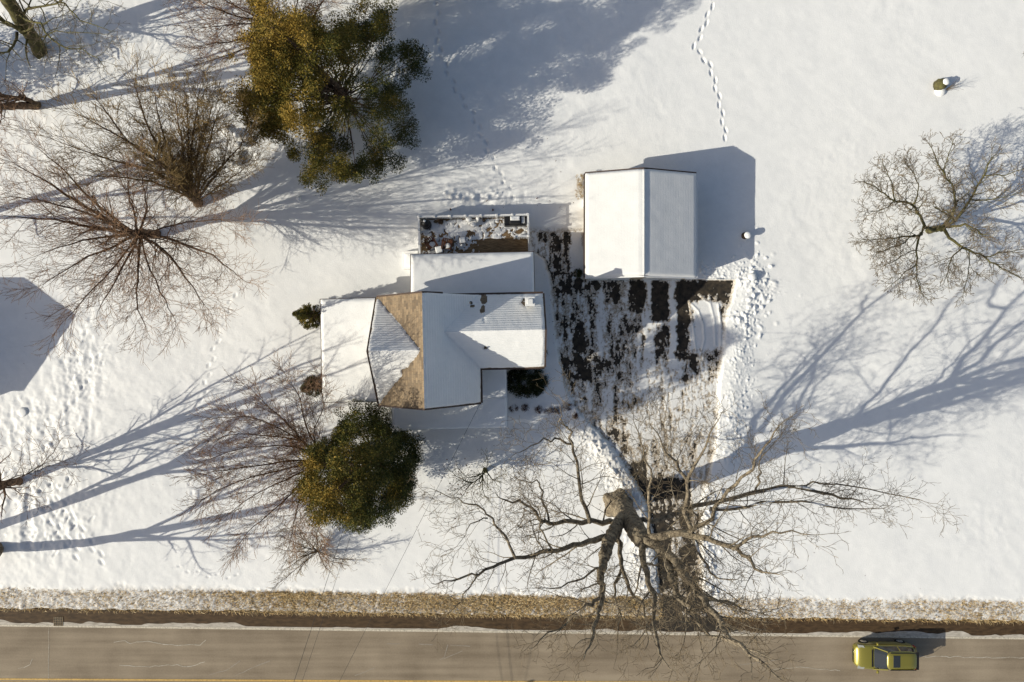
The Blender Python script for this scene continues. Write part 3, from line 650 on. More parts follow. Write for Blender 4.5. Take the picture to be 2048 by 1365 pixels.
C2 = dict(max=4, wig=.18, trop=.05, rmin=.0115, dens=[3.6, 4.4, 4.6, 3.6], len=[3, 1.5, .85, .5, .28], ang=(25, 60), rr=.55, jit=.07, t0=.3, rk=.8)
T2 = [([(1850, 464, -.1), (1868, 459, .9), (1886, 456, 1.9)], 0.225, .22),
      ([(1868, 460, 1.2), (1850, 455, 2.3), (1840, 432, 3.1), (1820, 408, 4), (1790, 402, 4.6), (1760, 382, 5.2), (1732, 366, 5.8)], 0.128, .03),
      ([(1824, 412, 3.8), (1836, 382, 4.6), (1830, 350, 5.2), (1812, 330, 5.8)], 0.053, .02),
      ([(1790, 402, 4.6), (1782, 360, 5.4), (1768, 332, 6)], 0.053, .02),
      ([(1790, 402, 4.6), (1765, 420, 5), (1735, 425, 5.4)], 0.038, .02),
      ([(1848, 452, 2.3), (1842, 468, 2.9), (1805, 474, 3.8), (1770, 478, 4.5), (1728, 480, 5)], 0.090, .02),
      ([(1830, 470, 3.2), (1795, 492, 4.2), (1755, 505, 5)], 0.053, .02),
      ([(1842, 466, 2.9), (1834, 500, 3.8), (1832, 545, 4.5), (1843, 585, 5)], 0.083, .02),
      ([(1832, 530, 4.3), (1805, 550, 4.9), (1785, 568, 5.3)], 0.038, .02),
      ([(1834, 500, 3.8), (1800, 515, 4.4), (1770, 530, 5)], 0.038, .02),
      ([(1886, 458, 1.9), (1898, 474, 2.8), (1925, 495, 3.6), (1960, 510, 4.4), (1990, 530, 5), (2040, 556, 6)], 0.120, .03),
      ([(1925, 495, 3.6), (1902, 520, 4.4), (1892, 555, 5.2)], 0.060, .02),
      ([(1938, 504, 3.9), (1936, 540, 4.4), (1926, 590, 5)], 0.038, .015),
      ([(1970, 515, 4.6), (2000, 505, 5.2), (2040, 500, 6)], 0.045, .02),
      ([(1886, 456, 1.9), (1912, 440, 2.8), (1940, 400, 4), (1962, 358, 5), (1985, 315, 6)], 0.128, .03),
      ([(1940, 400, 4), (1980, 398, 4.8), (2030, 388, 5.6)], 0.060, .02),
      ([(1965, 352, 5.1), (2010, 350, 5.8), (2040, 340, 6.4)], 0.045, .02),
      ([(1886, 455, 1.9), (1908, 422, 3.4), (1908, 382, 4.5), (1886, 345, 5.3), (1866, 302, 6.2)], 0.112, .03),
      ([(1888, 350, 5.2), (1895, 318, 5.8), (1905, 290, 6.3)], 0.045, .02),
      ([(1895, 455, 2.2), (1930, 450, 3.6), (1950, 460, 4.8), (1965, 470, 5.6)], 0.090, .03),
      ([(1890, 455, 2.0), (1905, 440, 3.8), (1890, 425, 5.2), (1870, 415, 6.2)], 0.075, .03)]
tree('bare_tree', 'spreading leafless fruit tree alone on the snow right of the garage', 'tree', (1850, 464), T2, C2, (M['bark_g'], M['twig_t']))

C3 = dict(ext=.85, max=3, wig=.10, trop=.035, rmin=.0082, dens=[2.2, 3.0, 3.6], len=[6, 2.9, 1.5, .8], ang=(18, 42), rr=.5, jit=.06, t0=.08, rk=.6)
T3 = [([(317, 469, -.1), (300, 468, 1.2), (282, 467, 2.4), (270, 467, 3.2)], .34, .26)]
for pts, r in (([(272, 467, 3.1), (215, 440, 5), (150, 400, 7.6), (90, 362, 10), (25, 325, 12.5)], .21), ([(262, 462, 3.4), (200, 415, 6), (140, 355, 8.5), (80, 300, 11)], .13),
               ([(275, 462, 3), (268, 430, 5), (258, 390, 7.5), (255, 345, 10)], .12), ([(280, 463, 3), (292, 425, 5), (290, 385, 7.5), (280, 330, 10)], .11),
               ([(268, 470, 3.2), (232, 474, 5), (165, 480, 7.5), (90, 505, 10)], .15), ([(262, 468, 3.4), (190, 455, 6), (110, 440, 9), (15, 432, 12.5)], .18),
               ([(275, 473, 3), (262, 505, 5), (232, 560, 7.6), (195, 625, 10.5)], .14), ([(280, 476, 2.8), (276, 540, 6), (272, 600, 9), (292, 655, 11.5)], .12),
               ([(285, 474, 2.6), (325, 498, 5), (372, 555, 8.4), (410, 612, 11)], .16), ([(290, 472, 2.2), (345, 480, 4.6), (425, 512, 8), (485, 560, 11)], .17),
               ([(265, 474, 3.2), (212, 500, 6), (155, 525, 8.6), (85, 570, 11.5)], .12), ([(272, 474, 3.1), (240, 520, 6), (190, 575, 9), (130, 640, 11.5)], .10),
               ([(283, 476, 2.8), (300, 540, 6), (330, 600, 9), (350, 640, 11)], .09), ([(255, 465, 3.6), (180, 430, 7), (80, 400, 10.5), (5, 395, 13)], .11),
               ([(290, 470, 2.4), (350, 450, 5), (420, 440, 7.5), (480, 445, 9.5)], .09), ([(270, 468, 3.4), (262, 470, 7), (230, 450, 11), (200, 440, 13.5)], .14)):
    T3.append((pts, r, .02))
tree('bare_tree', 'wide leafless tree on the left lawn, many fine branches radiating from a short trunk', 'tree', (317, 469), T3, C3, (M['bark_b'], M['twig_r']), thin=.82)

C4 = dict(C3, rmin=.0095, dens=[3.0, 4.0, 4.0], len=[6, 2.6, 1.2, .6])
T4 = [([(400, 408, -.1), (392, 400, .9), (384, 393, 1.6)], .36, .30)]
for pts, r in (([(388, 396, 1.2), (350, 360, 4), (300, 310, 7), (230, 268, 9.8), (150, 225, 12)], .17), ([(386, 394, 1.4), (372, 340, 5), (362, 275, 8.4), (350, 200, 11.5)], .16),
               ([(392, 396, 1.2), (402, 345, 4), (420, 285, 7), (440, 215, 9.4)], .13), ([(395, 400, 1), (430, 352, 4), (470, 305, 6.5), (490, 270, 8)], .11),
               ([(386, 396, 1.4), (310, 345, 5), (220, 320, 8), (120, 285, 11)], .15), ([(388, 394, 1.3), (335, 325, 5), (290, 240, 9), (268, 165, 12)], .15),
               ([(390, 395, 1.3), (380, 320, 5.5), (392, 240, 9), (400, 175, 11)], .13), ([(386, 394, 1.3), (345, 345, 4.6), (260, 285, 8.4), (190, 195, 12)], .12),
               ([(396, 402, .8), (440, 372, 3.4), (480, 345, 5.5), (505, 325, 6.6)], .08), ([(388, 393, 1.4), (350, 330, 5), (320, 250, 8.6), (310, 180, 11.4)], .13),
               ([(386, 398, 1.4), (330, 372, 4), (250, 355, 7), (160, 350, 9.6)], .12), ([(388, 398, 1.6), (362, 380, 5), (330, 340, 9), (300, 310, 12)], .14), ([(390, 396, 1.4), (392, 330, 5.2), (408, 270, 8), (425, 205, 10)], .11), ([(390, 396, 1.4), (378, 330, 5.5), (375, 260, 8.5), (372, 190, 11.2)], .11), ([(390, 396, 1.4), (385, 340, 5), (400, 290, 7.5), (395, 215, 10)], .10), ([(392, 398, 1.2), (415, 360, 3.6), (445, 330, 5.6), (455, 280, 7.6)], .10)):
    T4.append((pts, r, .02))
tree('bare_tree', 'dense olive-brown leafless tree just above and right of the wide radiating one', 'tree', (400, 408), T4, C4, (M['bark_b'], M['twig_o']), thin=.85)

C5 = dict(max=3, wig=.15, trop=.02, rmin=.01, dens=[1.6, 2.2, 2.6], len=[5, 2.6, 1.2, .55], ang=(28, 60), rr=.5, jit=.1)
T5 = [([(84, 108, -.1), (62, 72, 1.8), (34, 28, 4.2), (4, -20, 6.8), (-30, -80, 10)], .52, .36),
      ([(62, 84, 1.2), (48, 66, 2.8), (30, 52, 4.2), (-5, 36, 5.6)], .2, .1), ([(34, 66, 3), (28, 92, 4), (12, 104, 5), (-20, 122, 6)], .1, .03),
      ([(40, 36, 4), (60, 18, 5), (110, 6, 6.4), (180, -10, 8)], .11, .03), ([(90, 0, 6), (130, 8, 6.8), (160, 40, 7.4), (215, 60, 8.4)], .07, .02),
      ([(70, 78, 2), (95, 70, 3.6), (130, 62, 5), (200, 68, 6.4)], .06, .02), ([(40, 30, 4.6), (80, 50, 6), (120, 90, 7.2), (168, 100, 8), (205, 130, 9)], .08, .02),
      ([(0, -30, 7), (60, -60, 9), (130, -70, 11)], .16, .04), ([(-10, -40, 8), (-80, -60, 11), (-150, -60, 14)], .2, .04), ([(4, -20, 6.8), (20, -90, 10), (60, -160, 13)], .2, .04),
      ([(28, 92, 4), (16, 110, 4.6), (12, 150, 5.4)], .05, .015)]
tree('bare_tree', 'mossy leaning tree trunk with dark limbs in the top left corner', 'tree', (84, 108), T5, C5, (M['bark_g'], M['twig_t']))
T6 = [([(80, 212, -.1), (55, 211, 1.2), (20, 213, 2.8), (-30, 216, 5), (-100, 215, 9)], .30, .18),
      ([(70, 208, .6), (45, 200, 1.8), (0, 188, 4), (-70, 165, 8)], .2, .1), ([(62, 206, 1.2), (50, 192, 2), (38, 196, 2.6), (20, 205, 3.4)], .08, .03),
      ([(-30, 216, 5), (-60, 260, 8), (-100, 300, 11)], .14, .03), ([(-30, 216, 5), (-90, 180, 9), (-160, 150, 13)], .14, .03), ([(0, 188, 4), (-40, 150, 7), (-80, 100, 10)], .12, .03),
      ([(-10, 190, 5), (-30, 215, 9), (-60, 210, 13)], .16, .03), ([(20, 192, 3.2), (-10, 240, 6), (-30, 300, 9)], .07, .02)]
tree('bare_tree', 'two-stemmed bare tree at the left edge below the mossy leaning trunk', 'tree', (80, 212), T6, C5, (M['bark_b'], M['twig_r']))
T7 = [([(46, 962, -.1), (20, 966, 1.2), (-10, 970, 2.8), (-70, 985, 6), (-130, 1010, 9.5)], .27, .18),
      ([(34, 964, .7), (0, 978, 2.4), (-50, 1010, 5.5), (-110, 1050, 9)], .18, .05), ([(10, 966, 1.8), (60, 946, 3.4), (95, 918, 4.6), (122, 880, 6)], .05, .015),
      ([(-20, 972, 3.3), (-60, 960, 7), (-120, 955, 11), (-180, 960, 14)], .15, .04), ([(-70, 985, 6), (-110, 1040, 9), (-160, 1100, 12)], .12, .03),
      ([(-5, 968, 2.6), (-20, 940, 5), (-60, 900, 8), (-100, 860, 11)], .11, .03), ([(-130, 1010, 9.5), (-190, 1030, 13), (-240, 1050, 16)], .14, .04), ([(12, 968, 1.6), (40, 985, 3), (80, 995, 4.2)], .04, .015),
      ([(15, 962, 1.6), (50, 950, 2.6), (95, 935, 3.4), (140, 930, 4.2)], .04, .015)]
tree('bare_tree', 'bare tree at the left edge whose double trunk leans out of the picture', 'tree', (46, 962), T7, C5, (M['bark_b'], M['twig_r']))
T8 = [([(2, 1088, -.1), (-45, 1165, 3), (-90, 1215, 5.5), (-140, 1278, 8.5)], .34, .2), ([(-140, 1278, 8.5), (-200, 1340, 12), (-240, 1400, 15)], .2, .04), ([(-65, 1188, 4), (-90, 1280, 7), (-130, 1380, 10)], .13, .03),
      ([(-80, 1208, 5), (-150, 1220, 9), (-210, 1230, 13)], .13, .03), ([(-80, 1208, 5), (-120, 1320, 8), (-180, 1420, 11)], .11, .03), ([(-120, 1250, 7), (-160, 1340, 11), (-180, 1460, 14)], .12, .03)]
tree('bare_tree', 'tree trunk cut off by the left edge just above the road verge', 'tree', (2, 1088), T8, C5, (M['bark'], M['twig_t']))
T8b = [([(-62, 1072, -.1), (-105, 1088, 2), (-183, 1118, 5), (-269, 1150, 8)], .34, .22), ([(-269, 1150, 8), (-340, 1160, 11), (-440, 1180, 15)], .2, .04), ([(-269, 1150, 8), (-350, 1220, 11), (-450, 1300, 15)], .2, .04), ([(-190, 1120, 6), (-260, 1140, 12), (-330, 1160, 16)], .2, .05), ([(-120, 1090, 3.5), (-180, 1080, 7), (-250, 1060, 11)], .14, .03),
       ([(-160, 1105, 6), (-190, 1180, 9), (-240, 1240, 13)], .14, .03), ([(-170, 1110, 7), (-200, 1040, 10), (-250, 960, 14)], .14, .03), ([(-190, 1120, 8), (-250, 1200, 12), (-280, 1280, 15)], .12, .03)]
tree('bare_tree', 'bare tree just outside the left edge, seen only by its long shadow', 'tree', (-62, 1072), T8b, C5, (M['bark'], M['twig_t']))
C9 = dict(C3, rmin=.0085, dens=[3.6, 4.2, 4.2], len=[5, 2.3, 1.1, .55], wig=.08)
T9 = [([(664, 926, -.1), (655, 926, 1), (646, 928, 1.8)], .24, .2)]
for pts, r in (([(650, 924, 1.6), (612, 892, 4), (578, 850, 6), (538, 815, 8), (500, 775, 10.4)], .10), ([(650, 924, 1.6), (608, 884, 4), (545, 874, 6.6), (475, 868, 9), (415, 884, 11)], .10),
               ([(650, 926, 1.6), (600, 920, 4), (540, 930, 7), (470, 938, 9.4), (410, 946, 11.4)], .11), ([(650, 926, 1.6), (606, 932, 4), (530, 948, 7), (450, 975, 10), (405, 1000, 11.6)], .10),
               ([(650, 930, 1.6), (608, 960, 4), (560, 1008, 7), (505, 1055, 9.6), (480, 1085, 11)], .10), ([(652, 930, 1.6), (612, 970, 4), (592, 1025, 7), (578, 1090, 9.6)], .09),
               ([(652, 922, 1.6), (628, 870, 4.4), (648, 810, 7.4), (640, 765, 9.6)], .08), ([(650, 922, 1.6), (610, 850, 5), (600, 800, 7.6), (575, 755, 10)], .09),
               ([(650, 926, 1.6), (600, 945, 4.6), (510, 990, 8), (450, 1035, 10.6)], .09), ([(650, 924, 1.6), (595, 895, 5), (500, 895, 8.4), (430, 915, 11)], .09), ([(652, 930, 1.6), (622, 990, 4.4), (625, 1040, 7), (640, 1085, 9)], .07),
               ([(650, 924, 1.6), (585, 870, 5.4), (500, 835, 8.6), (440, 835, 10.8)], .08)):
    T9.append((pts, r, .016))
tree('bare_tree', 'reddish leafless tree fanning out to the left from behind the round cedar', 'tree', (664, 926), T9, C9, (M['bark_b'], M['twig_r']), thin=.75)
C10 = dict(max=3, wig=.14, trop=.03, rmin=.008, dens=[5, 5, 4], len=[2, 1.0, .5, .28], ang=(20, 55), rr=.6, jit=.05, t0=.1)
T10 = [([(640, 1104, -.05), (634, 1103, .4)], .08, .06)]
for e_ in ((560, 1150, 2.6), (545, 1178, 3), (600, 1060, 3), (570, 1050, 3.2), (550, 1095, 3), (600, 1140, 2.4), (660, 1070, 2.4), (690, 1130, 1.8), (640, 1050, 2.8), (580, 1125, 2.8), (665, 1150, 1.2), (720, 1120, 1.6), (560, 1070, 3.4)):
    T10.append(([(636, 1103, .3), ((636+e_[0])/2-4, (1103+e_[1])/2+random.uniform(-6, 6), e_[2]*.55), e_], .035, .012))
tree('bare_shrub', 'low tangled leafless shrub between the round cedar and the road verge', 'shrub', (640, 1104), T10, C10, (M['bark_b'], M['twig_o']))
T11 = [([(972, 944, -.05), (970, 940, .5), (969, 938, .9)], .16, .12), ([(970, 940, .7), (962, 955, 1.4), (945, 966, 2), (925, 960, 2.8), (905, 945, 3.6)], .07, .015), ([(970, 940, .7), (958, 950, 1.5), (935, 955, 2.2), (915, 935, 3)], .05, .015),
       ([(970, 940, .7), (964, 960, 1.6), (967, 985, 2.4), (975, 1000, 3)], .05, .015), ([(972, 940, .8), (985, 960, 1.4), (995, 955, 1.8), (1006, 950, 2.4)], .05, .015), ([(970, 938, .9), (976, 925, 1.6), (968, 905, 2.4)], .03, .01),
       ([(945, 966, 2), (930, 985, 2.6), (915, 1000, 3.2)], .04, .01), ([(945, 966, 2), (920, 975, 2.6), (905, 985, 3)], .03, .01)]
rt, out = tree('bare_shrub', 'small gnarled bare tree with dried seed heads on the front lawn by the cedar shade', 'shrub', (972, 944), T11, C10, (M['bark_g'], M['twig_o']), split=9)
for _ in range(42):
    x, y, z = P(random.gauss(925, 26), random.gauss(965, 34), random.uniform(1.6, 3.4)); r = random.uniform(.03, .06)
    mb = MB(); mb.lathe(x, y, [(r*.4, z-r), (r, z-.3*r), (r*.9, z+.4*r), (r*.3, z+r)], 6); obj('seed_head', mb, M['brown_wood'], rt, smooth=True)
T12 = [([(604, 84, -.1), (596, 76, 1), (590, 70, 1.8)], .22, .18)]
for pts, r in (([(592, 72, 1.6), (560, 52, 4), (500, 40, 7), (430, 18, 9.6), (380, -5, 11.4)], .10), ([(592, 72, 1.6), (556, 64, 4), (485, 78, 7), (400, 92, 9.6)], .09), ([(592, 70, 1.6), (560, 40, 4.4), (525, 5, 7), (500, -30, 9)], .09),
               ([(592, 70, 1.6), (590, 30, 5), (600, -20, 8)], .09), ([(594, 70, 1.6), (625, 35, 5), (650, -5, 8), (670, -30, 9.5)], .08), ([(592, 72, 1.6), (540, 45, 5), (460, 8, 8.4), (400, -30, 11)], .08),
               ([(592, 74, 1.6), (545, 80, 4.6), (470, 105, 7.4), (410, 125, 9.6)], .07), ([(592, 72, 1.6), (550, 50, 5), (470, 50, 8), (395, 55, 10.6)], .08)):
    T12.append((pts, r, .016))
tree('bare_tree', 'reddish leafless tree partly hidden behind the open golden evergreen', 'tree', (604, 84), T12, C9, (M['bark_b'], M['twig_r']))
T13 = [([(2085, 130, -.1), (2110, 126, 1.5), (2150, 118, 3)], .2, .14), ([(2110, 126, 1.5), (2080, 110, 3), (2052, 95, 4)], .05, .015), ([(2150, 118, 3), (2200, 90, 5), (2260, 60, 7)], .1, .02), ([(2150, 118, 3), (2180, 150, 5), (2200, 190, 7)], .08, .02)]
tree('bare_tree', 'thin bare twigs poking in at the upper right edge', 'tree', (2085, 130), T13, C10 | dict(dens=[2.5, 3, 3]), (M['bark_g'], M['twig_o']), split=9)
T14 = [([(100, 1210, -.1)]*0 or [(-150, 470, -.1), (-190, 460, 2), (-240, 445, 5)], .3, .2), ([(-190, 460, 2), (-200, 520, 6), (-230, 600, 10)], .12, .03), ([(-240, 445, 5), (-320, 420, 9), (-400, 400, 13)], .16, .04), ([(-240, 445, 5), (-260, 350, 9), (-320, 270, 12)], .14, .03), ([(-215, 452, 4), (-280, 500, 9), (-330, 560, 13)], .14, .03)]
tree('bare_tree', 'bare tree outside the left edge shading the snow below the mossy trunk', 'tree', (-150, 470), T14, C5, (M['bark_b'], M['twig_r']))

# ------------------------------------------------------------------ evergreens
def leaves(name, cen, rad, cnt, size, m, parent, tint, up=.25, flat=1.0, seed=0):
    rg = np.random.default_rng(seed+5)
    cen = np.asarray(cen, float); rad = np.asarray(rad, float); cnt = np.asarray(cnt, int)
    idx = np.repeat(np.arange(len(cen)), cnt); n = len(idx)
    v = rg.normal(0, 1, (n, 3)); v /= np.linalg.norm(v, axis=1, keepdims=True)
    rr = rad[idx]*rg.random(n)**.45
    p = cen[idx]+v*rr[:, None]*np.array([1, 1, flat])
    d = v+rg.normal(0, .6, (n, 3)); d[:, 2] += up; d /= np.linalg.norm(d, axis=1, keepdims=True)
    s = np.cross(d, rg.normal(0, 1, (n, 3))); s /= np.linalg.norm(s, axis=1, keepdims=True)
    L = size*rg.uniform(.6, 1.4, n)[:, None]; W = L*rg.uniform(.28, .5, n)[:, None]
    V = np.stack([p-d*L*.5, p+s*W*.5, p+d*L*.5, p-s*W*.5], 1).reshape(-1, 3); b = np.arange(n)*4
    V[:, 2] = np.maximum(V[:, 2], .02)
    me = mesh_np(name, V, np.stack([b, b+1, b+2, b+3], -1))
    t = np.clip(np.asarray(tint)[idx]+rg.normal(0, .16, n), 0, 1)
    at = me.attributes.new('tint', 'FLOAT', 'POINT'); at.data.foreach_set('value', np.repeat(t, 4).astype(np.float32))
    return link(name, me, m, parent)
def evergreen(name, label, base, prof, nclump, crad, per, size, m, seed, keepf=None, tintf=None, lump=.18, inner=.25, stem=.22, mats=None, category='tree', ytw=None, group=None, topskew=(0, 0), boughs=0, brad=.8):
    rg = random.Random(seed); bx, by = G(*base); root = thing(name, label, category, (bx, by, 0), 0, group)
    zp = [p[0] for p in prof]; rp = [p[1] for p in prof]; hz = zp[-1]
    w8 = [max(.03, np.interp(z, zp, rp)) for z in np.linspace(zp[0], hz, 60)]; cum = np.cumsum(w8); cum = cum/cum[-1]
    C = []; Rr = []; N_ = []; T = []; tubes = []
    tries = 0; BO = []
    while len(C) < nclump and tries < nclump*20:
        tries += 1
        z = zp[0]+(hz-zp[0])*float(np.searchsorted(cum, rg.random()))/60; a = rg.uniform(0, 2*math.pi)
        R = float(np.interp(z, zp, rp))*(1+lump*(2*float(fbm(np.array([a*1.3+seed]), np.array([z*.45]), seed % 40, 3)[0])-1)*2)
        q = R*(1-inner*rg.random()**1.2) if rg.random() < .8 else R*rg.random()
        x = bx+math.cos(a)*q+topskew[0]*z/hz; y = by+math.sin(a)*q+topskew[1]*z/hz
        k = keepf(x-bx, y-by, z, a, q/max(R, .1)) if keepf else 1
        if boughs:
            if len(BO) < boughs:
                if rg.random() > k or any((x-b_[0])**2+(y-b_[1])**2+(z-b_[2])**2 < (brad*.9)**2 for b_ in BO): continue
                BO.append((x, y, z, rg.gauss(0, .10), rg.uniform(.7, 1.3)))
                continue
            b_ = BO[len(C) % len(BO)]; q3 = [rg.gauss(0, 1) for _ in range(3)]; nn = math.sqrt(sum(v*v for v in q3))+1e-6; rr_ = brad*b_[4]*(rg.random()**.5)*(1.5 if rg.random() < .25 else .9)/nn
            x, y, z = b_[0]+q3[0]*rr_, b_[1]+q3[1]*rr_, max(.2, b_[2]+q3[2]*rr_*.8)
        elif rg.random() > k: continue
        C.append((x, y, z)); r = crad*rg.uniform(.6, 1.35); Rr.append(r); N_.append(max(6, int(per*(r/crad)**2*rg.uniform(.7, 1.2))))
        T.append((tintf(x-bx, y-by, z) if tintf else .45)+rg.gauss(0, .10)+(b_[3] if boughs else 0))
        if stem and rg.random() < (.22 if boughs else .75):
            z0 = max(.3, z*rg.uniform(.45, .75)); m1 = (bx+(x-bx)*.45, by+(y-by)*.45, z0+(z-z0)*.35)
            tubes.append(([(bx+topskew[0]*z0/hz, by+topskew[1]*z0/hz, z0), m1, (bx+(x-bx)*.8, by+(y-by)*.8, z0+(z-z0)*.72), (x, y, z)], [.045, .03, .02, .011]))
    if stem:
        tubes_mesh('trunk', [([(bx, by, -.05), (bx, by, hz*.4), (bx+topskew[0]*.9, by+topskew[1]*.9, hz*.92)], [stem, stem*.7, .04])], M['bark_b'], root)
        if tubes: tubes_mesh('branches', tubes, M['bark_b'], root)
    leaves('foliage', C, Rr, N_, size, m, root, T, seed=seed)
    return root
def k1(x, y, z, a, q):
    # open, see-through crown towards the lower right of the photograph
    ang = math.atan2(y, x); k = 1.0
    if ang > -1.5 and ang < .9: k *= .12 if q < .62 else .75
    n = float(fbm(np.array([x*.42+3]), np.array([y*.42+z*.2]), 23, 2)[0])
    if n > .60: k *= .4
    if z > 9 and x > 1: k *= .5
    return k
def k2(x, y, z, a, q):
    n = float(fbm(np.array([a*2.1]), np.array([z*.6]), 33, 2)[0]); return .6 if n > .7 else 1.0
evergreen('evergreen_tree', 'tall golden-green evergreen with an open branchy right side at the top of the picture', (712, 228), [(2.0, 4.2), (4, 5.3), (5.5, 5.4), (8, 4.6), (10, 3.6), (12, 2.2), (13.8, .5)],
          720, .52, 270, .125, M['leaf_gold'], 3, k1, lambda x, y, z: .30+.034*z-.055*x, lump=.20, inner=.5, topskew=(-.9, -.1), boughs=118, brad=.95)  # sunlit look put into the tint: golden on the left, dark green on the right
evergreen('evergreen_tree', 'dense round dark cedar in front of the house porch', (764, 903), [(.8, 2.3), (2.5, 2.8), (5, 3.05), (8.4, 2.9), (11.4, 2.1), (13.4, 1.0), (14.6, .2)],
          640, .46, 250, .115, M['leaf_cedar'], 12, k2, lambda x, y, z: .16+.034*z-.085*x, lump=.10, inner=.22, boughs=120, brad=.72)  # tint paints the sun-facing left half golden and the shaded right half dark
evergreen('conical_evergreen', 'pointed green arborvitae beside the upper left corner of the side porch', (630, 634), [(.1, .85), (1.0, .85), (2.0, .62), (3.2, .38), (4.4, .14), (5.5, .0)], 210, .12, 80, .075, M['leaf_cedar'], 21, None, lambda x, y, z: .5, lump=.05, stem=.06, category='shrub')
evergreen('conical_evergreen', 'dark clipped arborvitae beside the lower left corner of the side porch', (634, 772), [(.1, .75), (1, .72), (2.2, .4), (3.2, .15), (3.9, .0)], 130, .12, 80, .075, M['leaf_dark'], 22, None, lambda x, y, z: .6, lump=.05, stem=.06, category='shrub')
def bush(label, cx, cy, rx, ry, h, n, m, seed, tint=.4, crad=.2, per=70, size=.08, group=None, name='evergreen_shrub', sparse=1.0):
    rg = random.Random(seed); bx, by = G(cx, cy); root = thing(name, label, 'shrub', (bx, by, 0), 0, group); C = []; R = []; N_ = []; T = []; tb = []
    for _ in range(n):
        a = rg.uniform(0, 6.283); q = rg.random()**.5; z = h*(1-q*q*.75)*rg.uniform(.5, 1)
        x = bx+math.cos(a)*q*rx; y = by+math.sin(a)*q*ry; C.append((x, y, z)); R.append(crad*rg.uniform(.6, 1.2)); N_.append(int(per*rg.uniform(.6, 1.2))); T.append(tint+rg.gauss(0, .1))
        if rg.random() < .5: tb.append(([(bx+math.cos(a)*q*rx*.04, by+math.sin(a)*q*ry*.04, 0), (x, y, z*.6), (x, y, z)], [.02, .014, .008]))
    tubes_mesh('stems', tb, M['bark_b'], root); leaves('foliage', C, R, N_, size, m, root, T, seed=seed); return root
bush('broad dark yew shrub filling the corner between the house wing and the front porch', 1052, 762, 1.45, 1.1, 1.3, 190, M['leaf_dark'], 31, .38, .26, 90, .09)
bush('small round boxwood at the lower left corner of the garage', 1156, 548, .3, .3, .8, 40, M['leaf_dark'], 32, .55, .12, 60, .06)
bush('small sprawling green shrub against the right wall of the house', 1090, 706, .25, .3, .5, 16, M['leaf_dark'], 33, .8, .12, 40, .07)
bush('tiny dark shrub by the right wall near the chimney end of the house', 1088, 622, .12, .12, .3, 6, M['leaf_dark'], 34, .4, .08, 30, .05)
for i, (x, y, rx, lb) in enumerate(((1030, 818, .35, 'russet low hedge shrub touching the porch corner'), (1052, 816, .25, 'sparse russet shrub second from the porch corner in the path hedge'), (1078, 820, .3, 'russet shrub in the middle of the path hedge'),
                                    (1098, 822, .34, 'dense brown shrub right of the middle of the path hedge'), (1116, 822, .36, 'brown shrub next to last towards the driveway in the path hedge'), (1138, 814, .5, 'largest brown hedge shrub at the driveway end of the path'),
                                    (1152, 832, .18, 'small tan shrub below the largest one at the driveway end'))):
    bush(lb, x-2, y-1, rx, .26, .5, 22, M['leaf_brown'], 40+i, .4, .14, 34, .07, group='low shrubs of the hedge along the front path', name='hedge_shrub')
for i, (x, y, lb) in enumerate(((1168, 880, 0), )): pass
# dry flower bed against the garage
bx, by = G(1163, 376); root = thing('dry_flower_bed', 'tan dried flower stems against the left garage wall', 'plants', (bx, by, 0)); C = []; tb = []
for _ in range(60):
    x = bx+random.uniform(-.25, .2); y = by+random.uniform(-.9, .85); h = random.uniform(.4, 1.0); x1 = x+random.uniform(-.2, .05); y1 = y+random.uniform(-.1, .1)
    tb.append(([(x, y, 0), (x1, y1, h*.6), (x1-.05, y1, h)], [.012, .01, .007])); C.append((x1-.05, y1, h))
tubes_mesh('stems', tb, M['twig_t'], root); leaves('seed_heads', C, [.1]*60, [26]*60, .06, M['leaf_tan'], root, [.5]*60, seed=60)
bx, by = G(1164, 480); root = thing('dry_flower_bed', 'thin reddish dried stems in the snow strip by the garage wall', 'plants', (bx, by, 0)); C = []; tb = []
for _ in range(26):
    x = bx+random.uniform(-.06, .06); y = by-.45+.9*_/25; h = random.uniform(.3, .6); tb.append(([(x, y, 0), (x, y, h*.6), (x-.06, y, h)], [.01, .008, .006])); C.append((x-.06, y, h))
tubes_mesh('stems', tb, M['twig_r'], root); 
# off-picture evergreens that shade the top-left snow
evergreen('evergreen_tree', 'evergreen outside the left edge shading the snow round the mossy trunk', (-140, 190), [(1, 2.2), (4, 2.4), (7, 1.6), (9, .2)], 150, .6, 90, .2, M['leaf_cedar'], 77)
evergreen('evergreen_tree', 'evergreen beyond the top edge behind the open golden one', (800, -90), [(1, 3.2), (5, 3.6), (9, 2.6), (13, .3)], 220, .7, 110, .2, M['leaf_cedar'], 78)
# ------------------------------------------------------------------ farmhouse (built in its own frame, turned 1.2 degrees)
TH = .021
HO = (-4.0, 0.0, 0.0)
def Wp(x, y): c, s_ = math.cos(TH), math.sin(TH); return (x*c-y*s_, x*s_+y*c)
house = thing('farmhouse', 'white two-storey house with snowy cross-gabled roof and one bare brown shingle slope', 'house', (*Wp(HO[0], HO[1]), 0), TH, off=HO)
XA0, XA1, YA0, YA1, RX = -8.5, -2.02, -3.86, 2.95, -5.2
BY = -.42; CY = .64; CX1 = 2.02; CY0, CY1 = -1.70, 2.98
def hA(x): return np.where(x < RX, 8.3-(RX-x)*1.0, 8.3-(x-RX)*1.03)
def hB(y): return 8.12-np.abs(y-BY)*.92
def hC(y): return 7.12-np.abs(y-CY)*.9
def roof_h(x, y):
    a = np.where(x < XA1+.001, hA(x), -9); b = np.where(x <= RX, hB(y), -9)
    c = np.where((y >= CY0-.001) & (y <= CY1+.001), hC(y), -9)
    return np.maximum(np.maximum(a, b), c)
